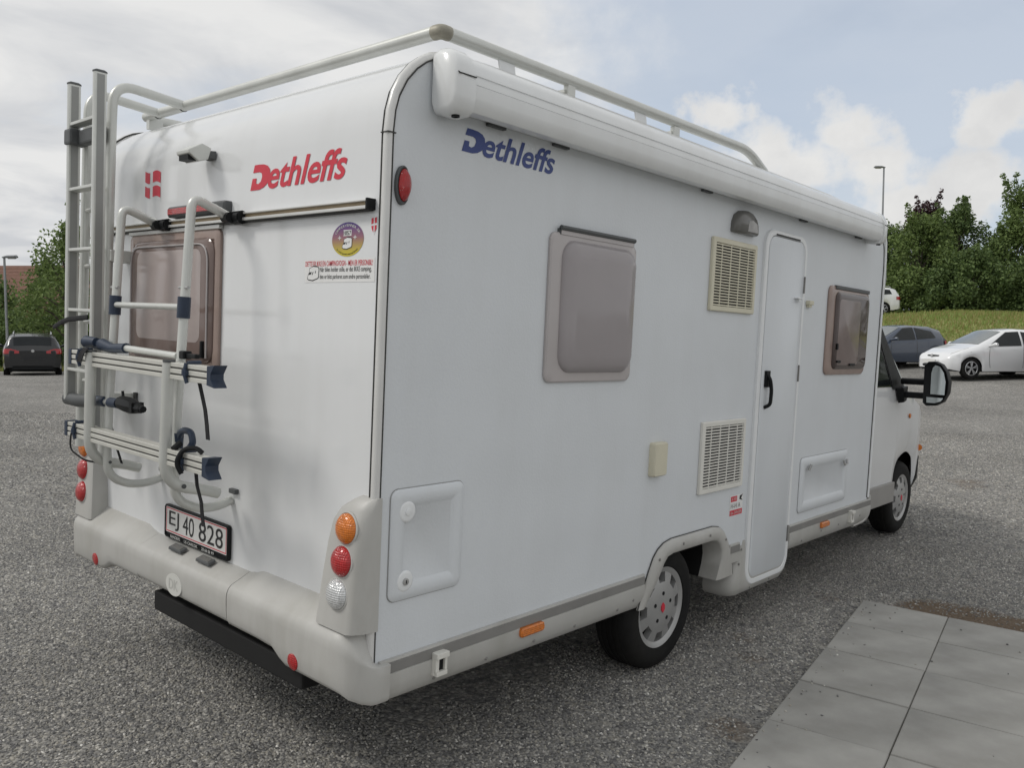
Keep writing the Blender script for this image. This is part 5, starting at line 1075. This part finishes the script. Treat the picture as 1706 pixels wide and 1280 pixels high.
# ================================================================ other cars
paint = lambda n, c, r=0.25: mat(n, c, r, var=0.02, vscale=2, coat=0.8)
MT['car_white'] = paint('white_car_paint', (0.74, 0.75, 0.76)); MT['car_blue'] = paint('slate_blue_car_paint', (0.040, 0.055, 0.085)); MT['car_black'] = paint('black_car_paint', (0.008, 0.009, 0.011)); MT['car_grey'] = paint('grey_car_paint', (0.16, 0.165, 0.17))
MT['car_glass'] = mat('car_glass', (0.014, 0.017, 0.019), 0.03, var=0.2, spec=0.35); MT['screen_glass'] = mat('screen_glass', (0.10, 0.12, 0.125), 0.03, var=0.2, coat=0.6)
MT['tail_red'] = mat('tail_lens', (0.36, 0.010, 0.015), 0.15, var=0.2, coat=0.6); MT['alloy'] = mat('alloy', (0.55, 0.56, 0.57), 0.3, metal=0.7, var=0.05)
def car(name, label, kind, m, loc, heading, group=None):
    q = Vector((0, 0, 1)).rotation_difference((UP + Vector((0, 0, 1)) * 0.6).normalized()) @ Matrix.Rotation(heading, 4, 'Z').to_quaternion()
    root = thing(name, label, 'car', loc, quat=q, group=group)
    if kind == 'hatch':
        L0, L1 = -1.95, 2.0; ax = (1.24, -1.25); wr_ = 0.305
        lf = Loft(hw=[(L0, 0.62), (-1.86, 0.74), (-1.6, 0.83), (-1.0, 0.86), (0.6, 0.86), (1.3, 0.845), (1.65, 0.80), (1.86, 0.70), (L1, 0.46)], sill=[(L0, 0.36), (-1.6, 0.24), (1.6, 0.22), (L1, 0.30)],
                  belt=[(L0, 0.80), (-1.85, 0.98), (-1.2, 1.02), (0.2, 0.93), (0.95, 0.885), (1.4, 0.80), (1.8, 0.66), (L1, 0.50)], roof=[(L0, 0.84), (-1.90, 1.05), (-1.62, 1.36), (-1.2, 1.45), (-0.35, 1.475), (0.10, 1.42), (0.98, 0.985), (1.45, 0.86), (1.8, 0.71), (L1, 0.54)],
                  wr=[(L0, 0.50), (-1.62, 0.56), (-0.35, 0.60), (0.1, 0.61), (0.98, 0.70), (1.45, 0.68), (1.8, 0.58), (L1, 0.40)], wheels=[(ax[0], 0.345, 0.30), (ax[1], 0.345, 0.30)], x0=L0, x1=L1)
        sides = [('front_window', ([(-0.36, 0.985), (0.72, 0.945)], [(-0.36, 1.40), (0.06, 1.375)])), ('rear_window', ([(-1.28, 1.06), (-0.43, 0.995)], [(-1.16, 1.28), (-0.43, 1.40)]))]
        screen = (0.14, 0.93, 0.90, 0.92); back = (-1.64, -1.88, 0.86, 0.80)
    else:
        L0, L1 = -2.22, 2.2; ax = (1.30, -1.33); wr_ = 0.325
        lf = Loft(hw=[(L0, 0.70), (-2.12, 0.84), (-1.8, 0.89), (-1.0, 0.905), (0.8, 0.905), (1.5, 0.88), (1.9, 0.80), (2.1, 0.68), (L1, 0.48)], sill=[(L0, 0.34), (-1.8, 0.25), (1.8, 0.23), (L1, 0.3)],
                  belt=[(L0, 0.86), (-2.12, 1.00), (-1.2, 1.03), (0.3, 0.97), (1.0, 0.93), (1.6, 0.84), (2.0, 0.70), (L1, 0.52)], roof=[(L0, 0.90), (-2.16, 1.06), (-1.98, 1.38), (-1.7, 1.46), (-0.6, 1.50), (0.05, 1.45), (1.02, 1.02), (1.6, 0.90), (2.0, 0.76), (L1, 0.56)],
                  wr=[(L0, 0.66), (-1.98, 0.62), (-0.6, 0.64), (0.05, 0.645), (1.02, 0.74), (1.6, 0.72), (2.0, 0.60), (L1, 0.42)], wheels=[(ax[0], 0.365, 0.32), (ax[1], 0.365, 0.32)], x0=L0, x1=L1)
        sides = [('front_window', ([(-0.20, 1.02), (0.78, 0.985)], [(-0.20, 1.41), (0.02, 1.395)])), ('rear_window', ([(-1.05, 1.05), (-0.27, 1.03)], [(-1.0, 1.40), (-0.27, 1.42)])), ('quarter_window', ([(-1.75, 1.10), (-1.12, 1.06)], [(-1.66, 1.33), (-1.08, 1.39)]))]
        screen = (0.10, 0.96, 0.90, 0.92); back = (-1.99, -2.15, 0.90, 0.86)
    b = lf.body('body', m, root)
    for s in (-1, 1):
        for nm, poly in sides: lf.side_panel(nm, poly, s, 0.006, 'car_glass', b)
        wy = interp(lf.hw, 0.7)
        mb = MB(); mb.tube([(0.70, s * (wy - 0.06), 0.965), (0.66, s * (wy + 0.04), 0.99), (0.62, s * (wy + 0.10), 1.01), (0.60, s * (wy + 0.17), 1.01)], [0.03, 0.05, 0.085, 0.06], 10, sx=0.75, sy=0.8); mb.build('mirror', m, b)
        mb = MB(); mb.box(-0.26, -0.06, s * (lf.side_y(-0.2, 0.9)) - 0.014, s * (lf.side_y(-0.2, 0.9)) + 0.014, 0.865, 0.890); mb.build('door_handle', m, b, smooth=0, bevel=0.008)
        for xs_ in ((-0.42, 0.66) if kind == 'hatch' else (-1.14, -0.24, 0.72)):
            zz = [lf.bottom(xs_) + 0.10 + (interp(lf.belt, xs_) - lf.bottom(xs_) - 0.08) * q / 6 for q in range(7)]
            mb = MB(); mb.tube([(xs_ + 0.05 * math.sin(q * 0.5) * (1 if xs_ > 0 else 0), s * (lf.flank_y(xs_, z_) + 0.001), z_) for q, z_ in enumerate(zz)], 0.0055, 5); mb.build('door_gap', 'seam', b)
        # head and tail lamps follow the skin
        mb = MB(); rows = []
        for x in ([1.28, 1.42, 1.56, 1.68, 1.78] if kind == 'hatch' else [1.45, 1.6, 1.75, 1.88, 1.98]):
            zb_ = interp(lf.belt, x); k = (x - (1.28 if kind == 'hatch' else 1.45)) / 0.5
            rows.append([(x, s * (interp(lf.hw, x) * (0.99 - 0.10 * k) + 0.006), zb_ - 0.035 - 0.10 * k), (x + 0.005, s * (interp(lf.hw, x) * 0.93 + 0.012), zb_ - 0.01 - 0.04 * k), (x, s * (interp(lf.wr, x) * 1.0 + 0.006), lf.top_z(x, interp(lf.wr, x)) + 0.008)])
        mb.loft(rows, closed=False); mb.build('headlamp', 'lampwhite', b, smooth=60)
        mb = MB(); rows = []
        xt = L0 + 0.02
        for x in (L0 + 0.03, L0 + 0.08, L0 + 0.16, L0 + 0.26):
            w = interp(lf.hw, x); rows.append([(x - 0.012, s * (w + 0.008), 0.80), (x - 0.012, s * (w * 0.995 + 0.010), 0.88), (x - 0.006, s * (w * 0.975 + 0.008), 0.97)])
        rows.insert(0, [(L0 - 0.012, s * 0.40, 0.82), (L0 - 0.012, s * 0.40, 0.88), (L0 + 0.035, s * 0.40, 0.96)])
        mb.loft(rows, closed=False); mb.build('tail_lamp', 'tail_red', b, smooth=60)
        for cx in ax:
            c = (cx, s * (interp(lf.hw, cx) - 0.02), wr_ if kind == 'hatch' else 0.32); axs = (0, s, 0); r = wr_ if kind == 'hatch' else 0.32; cr = r * 0.68
            mb = MB(); mb.lathe([(cr, -0.02), (cr + 0.01, 0.0), (r - 0.02, 0.0), (r, -0.03), (r, -0.17), (r - 0.02, -0.20), (cr, -0.20)], c, axs, 28, closed=True); ty = mb.build('wheel', 'rubber', root, smooth=40)
            mb = MB(); mb.lathe([(cr + 0.002, -0.012), (cr - 0.014, -0.006), (cr - 0.022, -0.02)], c, axs, 28, closed=True); mb.lathe([(0.05, -0.012), (0.045, -0.004), (0.0, -0.004)], c, axs, 12)
            for k in range(5):
                a = R_(90 + 72 * k)
                for da in (-0.16, 0.16):
                    mb.tube([(c[0] + 0.03 * math.cos(a), c[1] - s * 0.012, c[2] + 0.03 * math.sin(a)), (c[0] + (cr - 0.01) * math.cos(a + da), c[1] - s * 0.014, c[2] + (cr - 0.01) * math.sin(a + da))], 0.016, 6)
            mb.build('rim', 'alloy', ty)
            mb = MB(); mb.lathe([(0.0, -0.07), (cr, -0.07)], c, axs, 20, closed=True); mb.build('wheel_backing', 'dark', ty, smooth=0)
    lf.top_panel('windscreen', *screen, 0.008, 'screen_glass', b); lf.top_panel('rear_screen', *back, 0.008, 'car_glass', b, flip=-1)
    xf = L1
    mb = MB(); mb.box(L1 - 0.34, L1 - 0.02, -0.36, 0.36, 0.24, 0.33); mb.box(L0 + 0.0, L0 + 0.10, -0.60, 0.60, 0.28, 0.40); mb.box(L0 + 0.3, L1 - 0.45, -0.70, 0.70, 0.20, 0.5); mb.build('under_tray', 'black', b, smooth=0)
    mb = MB(); mb.tube([(L1 - 0.115, -0.24, 0.648), (L1 - 0.075, 0, 0.655), (L1 - 0.115, 0.24, 0.648)], 0.022, 8); mb.build('grille', 'black', b)
    mb = MB(); mb.tube([(L1 - 0.03, -0.30, 0.37), (L1 + 0.005, 0, 0.37), (L1 - 0.03, 0.30, 0.37)], 0.045, 8); mb.build('lower_grille', 'black', b)
    mb = MB(); mb.lathe([(0.045, 0), (0.045, 0.012), (0, 0.014)], (L1 - 0.062, 0, 0.655), (1, 0, 0.4), 16); mb.build('badge', 'chrome', b)
    mb = MB(); mb.box(L1 + 0.012, L1 + 0.028, -0.26, 0.26, 0.43, 0.54); mb.build('front_plate', 'plate', b, smooth=0)
    for s in (-1, 1):
        mb = MB(); mb.lathe([(0.06, 0), (0.06, 0.02), (0.04, 0.03), (0, 0.03)], (L1 - 0.20, s * 0.60, 0.42), (0.9, s * 0.45, 0), 16); mb.build('fog_lamp', 'chrome', b)
    mb = MB(); mb.box(L0 - 0.02, L0 + 0.02, -0.26, 0.26, 0.62 if kind == 'estate' else 0.52, 0.73 if kind == 'estate' else 0.63); mb.build('rear_plate', 'black_film' if kind == 'estate' else 'plate', b, smooth=0)
    mb = MB(); mb.lathe([(0.05, 0), (0.05, 0.01), (0, 0.012)], (L0 - 0.005, 0, 0.90), (-1, 0, 0.1), 16); mb.build('badge', 'chrome', b)
    if kind == 'estate':
        for s in (-1, 1):
            mb = MB(); mb.tube([(-1.75, s * 0.56, 1.455), (-1.65, s * 0.56, 1.52), (0.0, s * 0.57, 1.53), (0.1, s * 0.57, 1.46)], 0.018, 8); mb.build('roof_rail', 'alloy', b)
        mb = MB(); mb.tube([(-1.5, 0, 1.49), (-1.62, 0, 1.62)], 0.006, 6); mb.build('antenna', 'black', b)
    return root
def on(x, y, z=0): return (x, y, gz(x, y) + z)
car('parked_car', 'white hatchback facing left beside the grass bank', 'hatch', 'car_white', on(26.84, 4.17), R_(142), 'cars parked along the grass bank')
car('parked_car', 'dark blue hatchback half hidden behind the motorhome mirror', 'hatch', 'car_blue', on(28.96, 7.8), R_(152), 'cars parked along the grass bank')
car('parked_car', 'grey hatchback cut off by the right edge of the photo', 'hatch', 'car_grey', on(*xy(16.55, 23.2)), R_(-48), 'cars parked along the grass bank')
car('parked_car', 'black estate car seen from behind left of the ladder', 'estate', 'car_black', on(9.34, 31.0), R_(71.5))
car('parked_car', 'white car parked high on the grass bank with only its tail showing', 'estate', 'car_white', (44.75, 14.95, 3.30), R_(126))

# ================================================================ vegetation
def leaf_mat(name, c0, c1, c2):
    M = bpy.data.materials.new(name); M.use_nodes = True; t = M.node_tree; b = t.nodes['Principled BSDF']
    g = t.nodes.new('ShaderNodeNewGeometry'); r = t.nodes.new('ShaderNodeValToRGB'); t.links.new(g.outputs['Random Per Island'], r.inputs[0])
    e = r.color_ramp.elements; e[0].color = (*c0, 1); e[1].color = (*c2, 1); q = e.new(0.55); q.color = (*c1, 1)
    t.links.new(r.outputs[0], b.inputs['Base Color']); b.inputs['Roughness'].default_value = 0.55; b.inputs['Specular IOR Level'].default_value = 0.3
    tr = t.nodes.new('ShaderNodeBsdfTranslucent'); t.links.new(r.outputs[0], tr.inputs[0])
    mx = t.nodes.new('ShaderNodeMixShader'); mx.inputs[0].default_value = 0.32; t.links.new(b.outputs[0], mx.inputs[1]); t.links.new(tr.outputs[0], mx.inputs[2])
    t.links.new(mx.outputs[0], t.nodes['Material Output'].inputs[0]); return M
LM = [leaf_mat('leaf_green', (0.088, 0.134, 0.042), (0.158, 0.222, 0.068), (0.232, 0.310, 0.105)), leaf_mat('leaf_dark', (0.066, 0.107, 0.038), (0.120, 0.176, 0.058), (0.182, 0.252, 0.087)),
      leaf_mat('leaf_purple', (0.035, 0.018, 0.022), (0.062, 0.030, 0.036), (0.095, 0.050, 0.050)), leaf_mat('leaf_pale', (0.055, 0.085, 0.028), (0.085, 0.125, 0.042), (0.125, 0.170, 0.065))]
bark = mat('bark', (0.075, 0.062, 0.050), 0.9, var=0.35, vscale=14, bump=0.8, bscale=60)
def tree(name, label, cat, base, h, rad, lm, n, leaf, rng, group=None, trunk_h=0.2, lobes=14, up=UP, spiky=0.0, squash=1.0, droop=0.0):
    root = thing(name, label, cat, base, quat=TILT, group=group)
    # limbs
    mb = MB(); tips = []
    mb.tube([(0, 0, -0.15), (rng.uniform(-0.03, 0.03) * h, rng.uniform(-0.03, 0.03) * h, h * 0.45), (rng.uniform(-0.05, 0.05) * h, rng.uniform(-0.05, 0.05) * h, h * 0.82)], [0.028 * h + 0.02, 0.018 * h, 0.005 * h], 8)
    centers = []
    for k in range(lobes):
        a = k * 2.399 + rng.uniform(-0.4, 0.4); t = (k + 0.5) / lobes; z = h * (trunk_h + (0.93 - trunk_h) * t)
        env = math.sin(math.pi * min(1, 0.18 + 0.80 * t)) ** 0.7
        rr = rad * env * rng.uniform(0.45, 0.95)
        c = Vector((rr * math.cos(a), rr * math.sin(a), z)); centers.append((c, rad * rng.uniform(0.28, 0.46) * (1.15 - 0.35 * t)))
        s0 = Vector((0, 0, z * 0.55)); mb.tube([s0, (s0 + c) / 2 + Vector((0, 0, 0.04 * h)), c], [0.010 * h, 0.006 * h, 0.002 * h], 5)
    centers.append((Vector((0, 0, h * 0.90)), rad * 0.32))
    if spiky:
        for k in range(int(10 * spiky)):
            a = rng.uniform(0, 6.28); c = Vector((rad * 0.7 * math.cos(a) * rng.random(), rad * 0.7 * math.sin(a) * rng.random(), h * rng.uniform(0.92, 1.08)))
            s_ = Vector((c.x * 0.6, c.y * 0.6, h * 0.72)); c = c + Vector((0, 0, 0.05 * h)); mb.tube([s_, tuple(c)], [0.004 * h, 0.001 * h], 5)
            for q in range(6):
                t = 0.25 + 0.75 * q / 5; centers.append((s_ + (c - s_) * t + Vector((rng.gauss(0, 0.03), rng.gauss(0, 0.03), 0)) * rad, rad * (0.17 - 0.105 * t)))
    mb.build('trunk', bark, root, smooth=60)
    vs = []; fs = []
    wts = [r * r for c, r in centers]
    for k in range(n):
        c, r = rng.choices(centers, wts)[0]
        d = Vector((rng.gauss(0, 1), rng.gauss(0, 1), rng.gauss(0, 1) * squash)).normalized() * r * (rng.random() ** 0.45) * 1.15
        d *= 1 + 0.22 * math.sin(7 * d.x / max(r, 0.1) + c.x * 3) * math.sin(6 * d.y / max(r, 0.1) + c.z)
        p = c + d
        if p.z < 0.05: p.z = 0.05 + abs(p.z) * 0.3
        s = leaf * rng.uniform(0.55, 1.25)
        nrm = (d.normalized() * 0.6 + Vector((rng.gauss(0, 1), rng.gauss(0, 1), rng.gauss(0, 1) + 0.5))).normalized()
        u = nrm.orthogonal().normalized(); w = nrm.cross(u); an = rng.uniform(0, 6.28); u, w = u * math.cos(an) + w * math.sin(an), w * math.cos(an) - u * math.sin(an)
        o = len(vs); bend = nrm * s * 0.18
        vs += [tuple(p - u * s), tuple(p + w * s * 0.55 + bend), tuple(p + u * s), tuple(p - w * s * 0.55 + bend)]; fs.append((o, o + 1, o + 2, o + 3))
    me = bpy.data.meshes.new('crown'); me.from_pydata(vs, [], fs); me.materials.append(lm)
    o = bpy.data.objects.new('crown', me); COL.objects.link(o); o.parent = root
    return root
rng = random.Random(11)
def rfpos(r, f):
    x, y = xy(r, f); return (x, y, gz(x, y))
# trees on the bank to the right: (r, f, height, radius, material, leaves, spiky)
bankt = [(22.4, 51.5, 5.2, 2.3, 1, 7000, 0.0, 'rounded dark green tree at the left end of the bank row'),
         (24.6, 51.0, 6.7, 2.2, 2, 5000, 0.2, 'purple leaved tree showing above the green trees on the bank'),
         (22.6, 47.5, 5.2, 2.4, 0, 8000, 0.3, 'broad green tree below the purple crown on the bank'),
         (25.2, 48.5, 5.9, 2.3, 1, 8000, 0.7, 'green tree with thin upright shoots in the middle of the bank row'),
         (27.4, 46.8, 5.0, 2.3, 0, 8000, 0.4, 'lower bushy green tree above the white hatchback'),
         (29.4, 48.5, 7.7, 2.4, 0, 9000, 0.8, 'tallest green tree of the bank row at the right edge of the photo'),
         (31.8, 47.0, 7.6, 2.5, 1, 7000, 0.3, 'green tree at the far right end of the bank row, mostly out of frame'),
         (17.4, 52.0, 5.2, 2.3, 1, 4000, 0.0, 'dark green tree hidden behind the front of the motorhome'),
         (20.4, 50.5, 3.2, 2.2, 1, 6000, 0.0, 'dark shrub behind the white car on the bank'),
         (34.6, 46.0, 6.6, 2.6, 0, 5000, 0.3, 'green tree beyond the right edge, first out of frame'), (38.5, 44.5, 7.0, 3.0, 1, 5000, 0.3, 'green tree beyond the right edge, second out of frame'), (42.5, 42.0, 6.6, 3.0, 0, 5000, 0.3, 'green tree beyond the right edge, third out of frame'), (46.0, 38.5, 6.8, 3.2, 1, 5000, 0.3, 'green tree beyond the right edge, fourth out of frame'), (48.0, 34.0, 6.8, 3.2, 1, 5000, 0.3, 'green tree beyond the right edge, fifth out of frame'),
         (24.0, 44.6, 3.2, 1.8, 1, 5000, 0.0, 'low dark shrub at the foot of the bank trees, left of the white hatchback'),
         (27.0, 44.2, 3.0, 1.9, 1, 5000, 0.0, 'low dark shrub at the foot of the bank trees, behind the white hatchback'),
         (22.9, 45.4, 2.4, 1.4, 1, 4000, 0.0, 'low dark shrub beside the white car on the bank'),
         (29.8, 44.4, 3.1, 1.9, 1, 5000, 0.0, 'low dark shrub at the right edge of the bank')]
for r, f, h, rad, mi, n, sp, lab in bankt:
    tree('bank_tree' if h > 3.5 else 'bank_shrub', lab, 'tree' if h > 3.5 else 'shrub', rfpos(r, f), h, rad, LM[mi], int(n * 1.9), 0.095, rng, 'trees and shrubs on the grass bank', trunk_h=0.06, lobes=13, spiky=sp)
# left background
tree('leafy_tree', 'green maple-like tree rising behind the ladder', 'tree', rfpos(-17.7, 34.0), 6.0, 1.95, LM[0], 6000, 0.09, rng, 'trees behind the black car', trunk_h=0.28, lobes=17, spiky=0.5)
tree('leafy_tree', 'dark green tree at the left edge of the photo behind the lamp post', 'tree', rfpos(-26.0, 42.0), 4.2, 2.4, LM[1], 11000, 0.10, rng, 'trees behind the black car', trunk_h=0.08, lobes=12)
tree('leafy_tree', 'small round tree top above the red roof', 'tree', rfpos(-30.0, 55.0), 6.4, 1.7, LM[1], 3000, 0.17, rng, 'trees behind the black car', trunk_h=0.25, lobes=10)
for r, f, h, rad, mi, lab in ((-21.8, 37.2, 2.4, 1.7, 1, 'dark hedge shrub behind the black car, left one'), (-19.6, 37.8, 2.2, 1.6, 1, 'dark hedge shrub behind the black car, second from left'), (-17.2, 37.0, 1.7, 1.6, 3, 'pale green shrub right of the black car'), (-14.5, 37.6, 2.4, 1.8, 1, 'dark shrub hidden behind the ladder'), (-24.2, 38.0, 2.6, 1.7, 1, 'dark hedge shrub at the left edge of the photo')):
    tree('hedge_shrub', lab, 'shrub', rfpos(r, f), h, rad, LM[mi], 8000, 0.085, rng, 'shrubs behind the black car', trunk_h=0.03, lobes=10)

# grass: sheet on the bank and on the verge left, with blades
grass_m = mat('grass_ground', (0.24, 0.26, 0.09), 0.9, var=0.35, vscale=0.9, dirt=0.75, dirtcol=(0.36, 0.27, 0.13), bump=0.5, bscale=20)
gb = sheet('grass_bank', [4 + 1.2 * k for k in range(0, 60)], [31.3 + 1.0 * k for k in range(0, 60)], gz, grass_m, 0.03); gb['kind'] = 'structure'
gv = sheet('grass_verge', [-46 + 1.5 * k for k in range(0, 26)], [34.5 + 1.5 * k for k in range(0, 40)], gz, grass_m, 0.03); gv['kind'] = 'structure'
def blades(name, r0, r1, f0, f1, n, label, hgt):
    vs = []; fs = []
    for k in range(n):
        r = rng.uniform(r0, r1); f = rng.uniform(f0, f1); x, y = xy(r, f); z = gz(x, y) + 0.02; hh = hgt * rng.uniform(0.4, 1.2); a = rng.uniform(0, 6.28); w = 0.03
        o = len(vs); lx, ly = rng.gauss(0, 0.35) * hh, rng.gauss(0, 0.35) * hh
        vs += [(x - w * math.cos(a), y - w * math.sin(a), z), (x + w * math.cos(a), y + w * math.sin(a), z), (x + lx, y + ly, z + hh)]; fs.append((o, o + 1, o + 2))
    me = bpy.data.meshes.new(name); me.from_pydata(vs, [], fs); me.materials.append(leaf_mat('grass_blade', (0.38, 0.29, 0.14), (0.26, 0.31, 0.09), (0.25, 0.37, 0.10)))
    o = bpy.data.objects.new(name, me); COL.objects.link(o); o['kind'] = 'stuff'; o['label'] = label
blades('grass', 9, 34, 31.4, 43.5, 42000, 'rough grass on the bank behind the cars', 0.20)
blades('grass', -30, -12, 34.6, 38, 9000, 'grass verge behind the black car', 0.22)

# ================================================================ lamp posts and house
steel = mat('galvanised_steel', (0.30, 0.31, 0.32), 0.45, metal=0.5, var=0.08)
def lamp_post(label, base, h, side):
    root = thing('lamp_post', label, 'lamp post', base, quat=TILT, group='street lamps around the yard')
    mb = MB(); mb.tube([(0, 0, -0.1), (0, 0, h * 0.25), (0, 0, h)], [0.07, 0.055, 0.042], 12); mb.build('pole', steel, root)
    d = Vector((-ER.x, -ER.y, 0)) * side
    p0 = Vector((0, 0, h)); mb = MB(); mb.tube([p0 - d * 0.06, p0 + d * 0.14 + Vector((0, 0, 0.03)), p0 + d * 0.46 + Vector((0, 0, 0.03)), p0 + d * 0.52 + Vector((0, 0, 0.0))], [0.055, 0.10, 0.11, 0.05], 10, sx=0.55, sy=1.2); hd = mb.build('lamp_head', mat('lamp_housing', (0.25, 0.26, 0.27), 0.4, var=0.05), root)
    mb = MB(); mb.tube([p0 + d * 0.16 + Vector((0, 0, -0.02)), p0 + d * 0.44 + Vector((0, 0, -0.02))], 0.07, 8, sx=0.6); mb.build('lens', 'lampwhite', hd)
lx = xy(19.34, 45.0); lamp_post('tall lamp post rising behind the front of the awning', (lx[0], lx[1], gz(*lx)), 11.04 - gz(*lx), 1)
lx = xy(-19.75, 33.0); lamp_post('lamp post behind the black car at the left edge', (lx[0], lx[1], gz(*lx)), 3.54 - gz(*lx), -1)

roofm = mat('red_roof_tile', (0.16, 0.080, 0.056), 0.8, var=0.2, vscale=3)
brick = mat('red_brick_wall', (0.30, 0.165, 0.11), 0.85, var=0.15, vscale=6)
render_ = mat('grey_render_wall', (0.34, 0.335, 0.33), 0.85, var=0.08, vscale=2)
def house(label, r, f, L, Dp, wall_h, ridge, wallm, wins, rot=0.0):
    x, y = xy(r, f); root = thing('house', label, 'house', (x, y, gz(x, y) - 0.15), quat=TILT @ Matrix.Rotation(math.atan2(ER.y, ER.x) + rot, 4, 'Z').to_quaternion())
    mb = MB(); mb.box(-L / 2, L / 2, 0, Dp, 0, wall_h); mb.build('wall', wallm, root, smooth=0)
    e = 0.45; mb = MB()
    mb.loft([[(sx * (L / 2 + e), -e, wall_h - 0.15), (sx * (L / 2 + e), Dp / 2, ridge), (sx * (L / 2 + e), Dp + e, wall_h - 0.15), (sx * (L / 2 + e), Dp + e, wall_h - 0.02), (sx * (L / 2 + e), Dp / 2, ridge + 0.16), (sx * (L / 2 + e), -e, wall_h - 0.02)] for sx in (-1, 1)]); rf_ = mb.build('roof', roofm, root, smooth=0)
    # tile courses as real overlapping strips
    sl_ = Vector((0, Dp / 2 + e, ridge + 0.16 - wall_h + 0.02)); nrow = 12
    for k in range(nrow):
        t0 = k / nrow; t1 = (k + 1.08) / nrow; a = Vector((0, -e, wall_h - 0.02)) + sl_ * t0; b_ = Vector((0, -e, wall_h - 0.02)) + sl_ * min(1, t1)
        mb = MB(); mb.loft([[(sx * (L / 2 + e + 0.01), a.y, a.z + 0.03), (sx * (L / 2 + e + 0.01), b_.y, b_.z + 0.012), (sx * (L / 2 + e + 0.01), b_.y, b_.z + 0.002), (sx * (L / 2 + e + 0.01), a.y, a.z + 0.002)] for sx in (-1, 1)]); mb.build('tile_course', roofm, rf_, smooth=0)
    mb = MB(); mb.box(L * 0.18, L * 0.18 + 0.6, Dp / 2 - 0.3, Dp / 2 + 0.3, ridge - 0.4, ridge + 0.7); mb.build('chimney', brick, rf_, smooth=0, bevel=0.02)
    for u, w, z0, z1 in wins:
        mb = MB()
        for a, b_, c, d in ((u, u + w, z0, z0 + 0.07), (u, u + w, z1 - 0.07, z1), (u, u + 0.07, z0, z1), (u + w - 0.07, u + w, z0, z1), (u + w / 2 - 0.035, u + w / 2 + 0.035, z0, z1)): mb.box(a, b_, -0.06, 0.02, c, d)
        wo_ = mb.build('window', 'whitep', root, smooth=0)
        mb = MB(); mb.box(u + 0.02, u + w - 0.02, -0.02, -0.005, z0 + 0.02, z1 - 0.02); mb.build('pane', 'car_glass', wo_, smooth=0)
house('low brick house with a red tiled roof behind the trees on the left', -38.0, 62.0, 22.0, 8.0, 3.4, 6.6, brick, [(-9, 1.6, 1.2, 2.6), (-4.5, 1.6, 1.2, 2.6), (1.0, 2.2, 1.2, 2.6), (3.7, 1.1, 0.9, 2.8), (6.2, 1.6, 1.2, 2.6), (8.6, 1.2, 1.2, 2.6)])
house('grey rendered house with a red roof showing between tree and ladder', -23.5, 66.0, 7.5, 7.0, 3.6, 5.6, render_, [(-2.8, 1.4, 1.2, 2.6), (0.0, 1.4, 1.2, 2.6), (2.0, 1.4, 1.2, 2.6)])
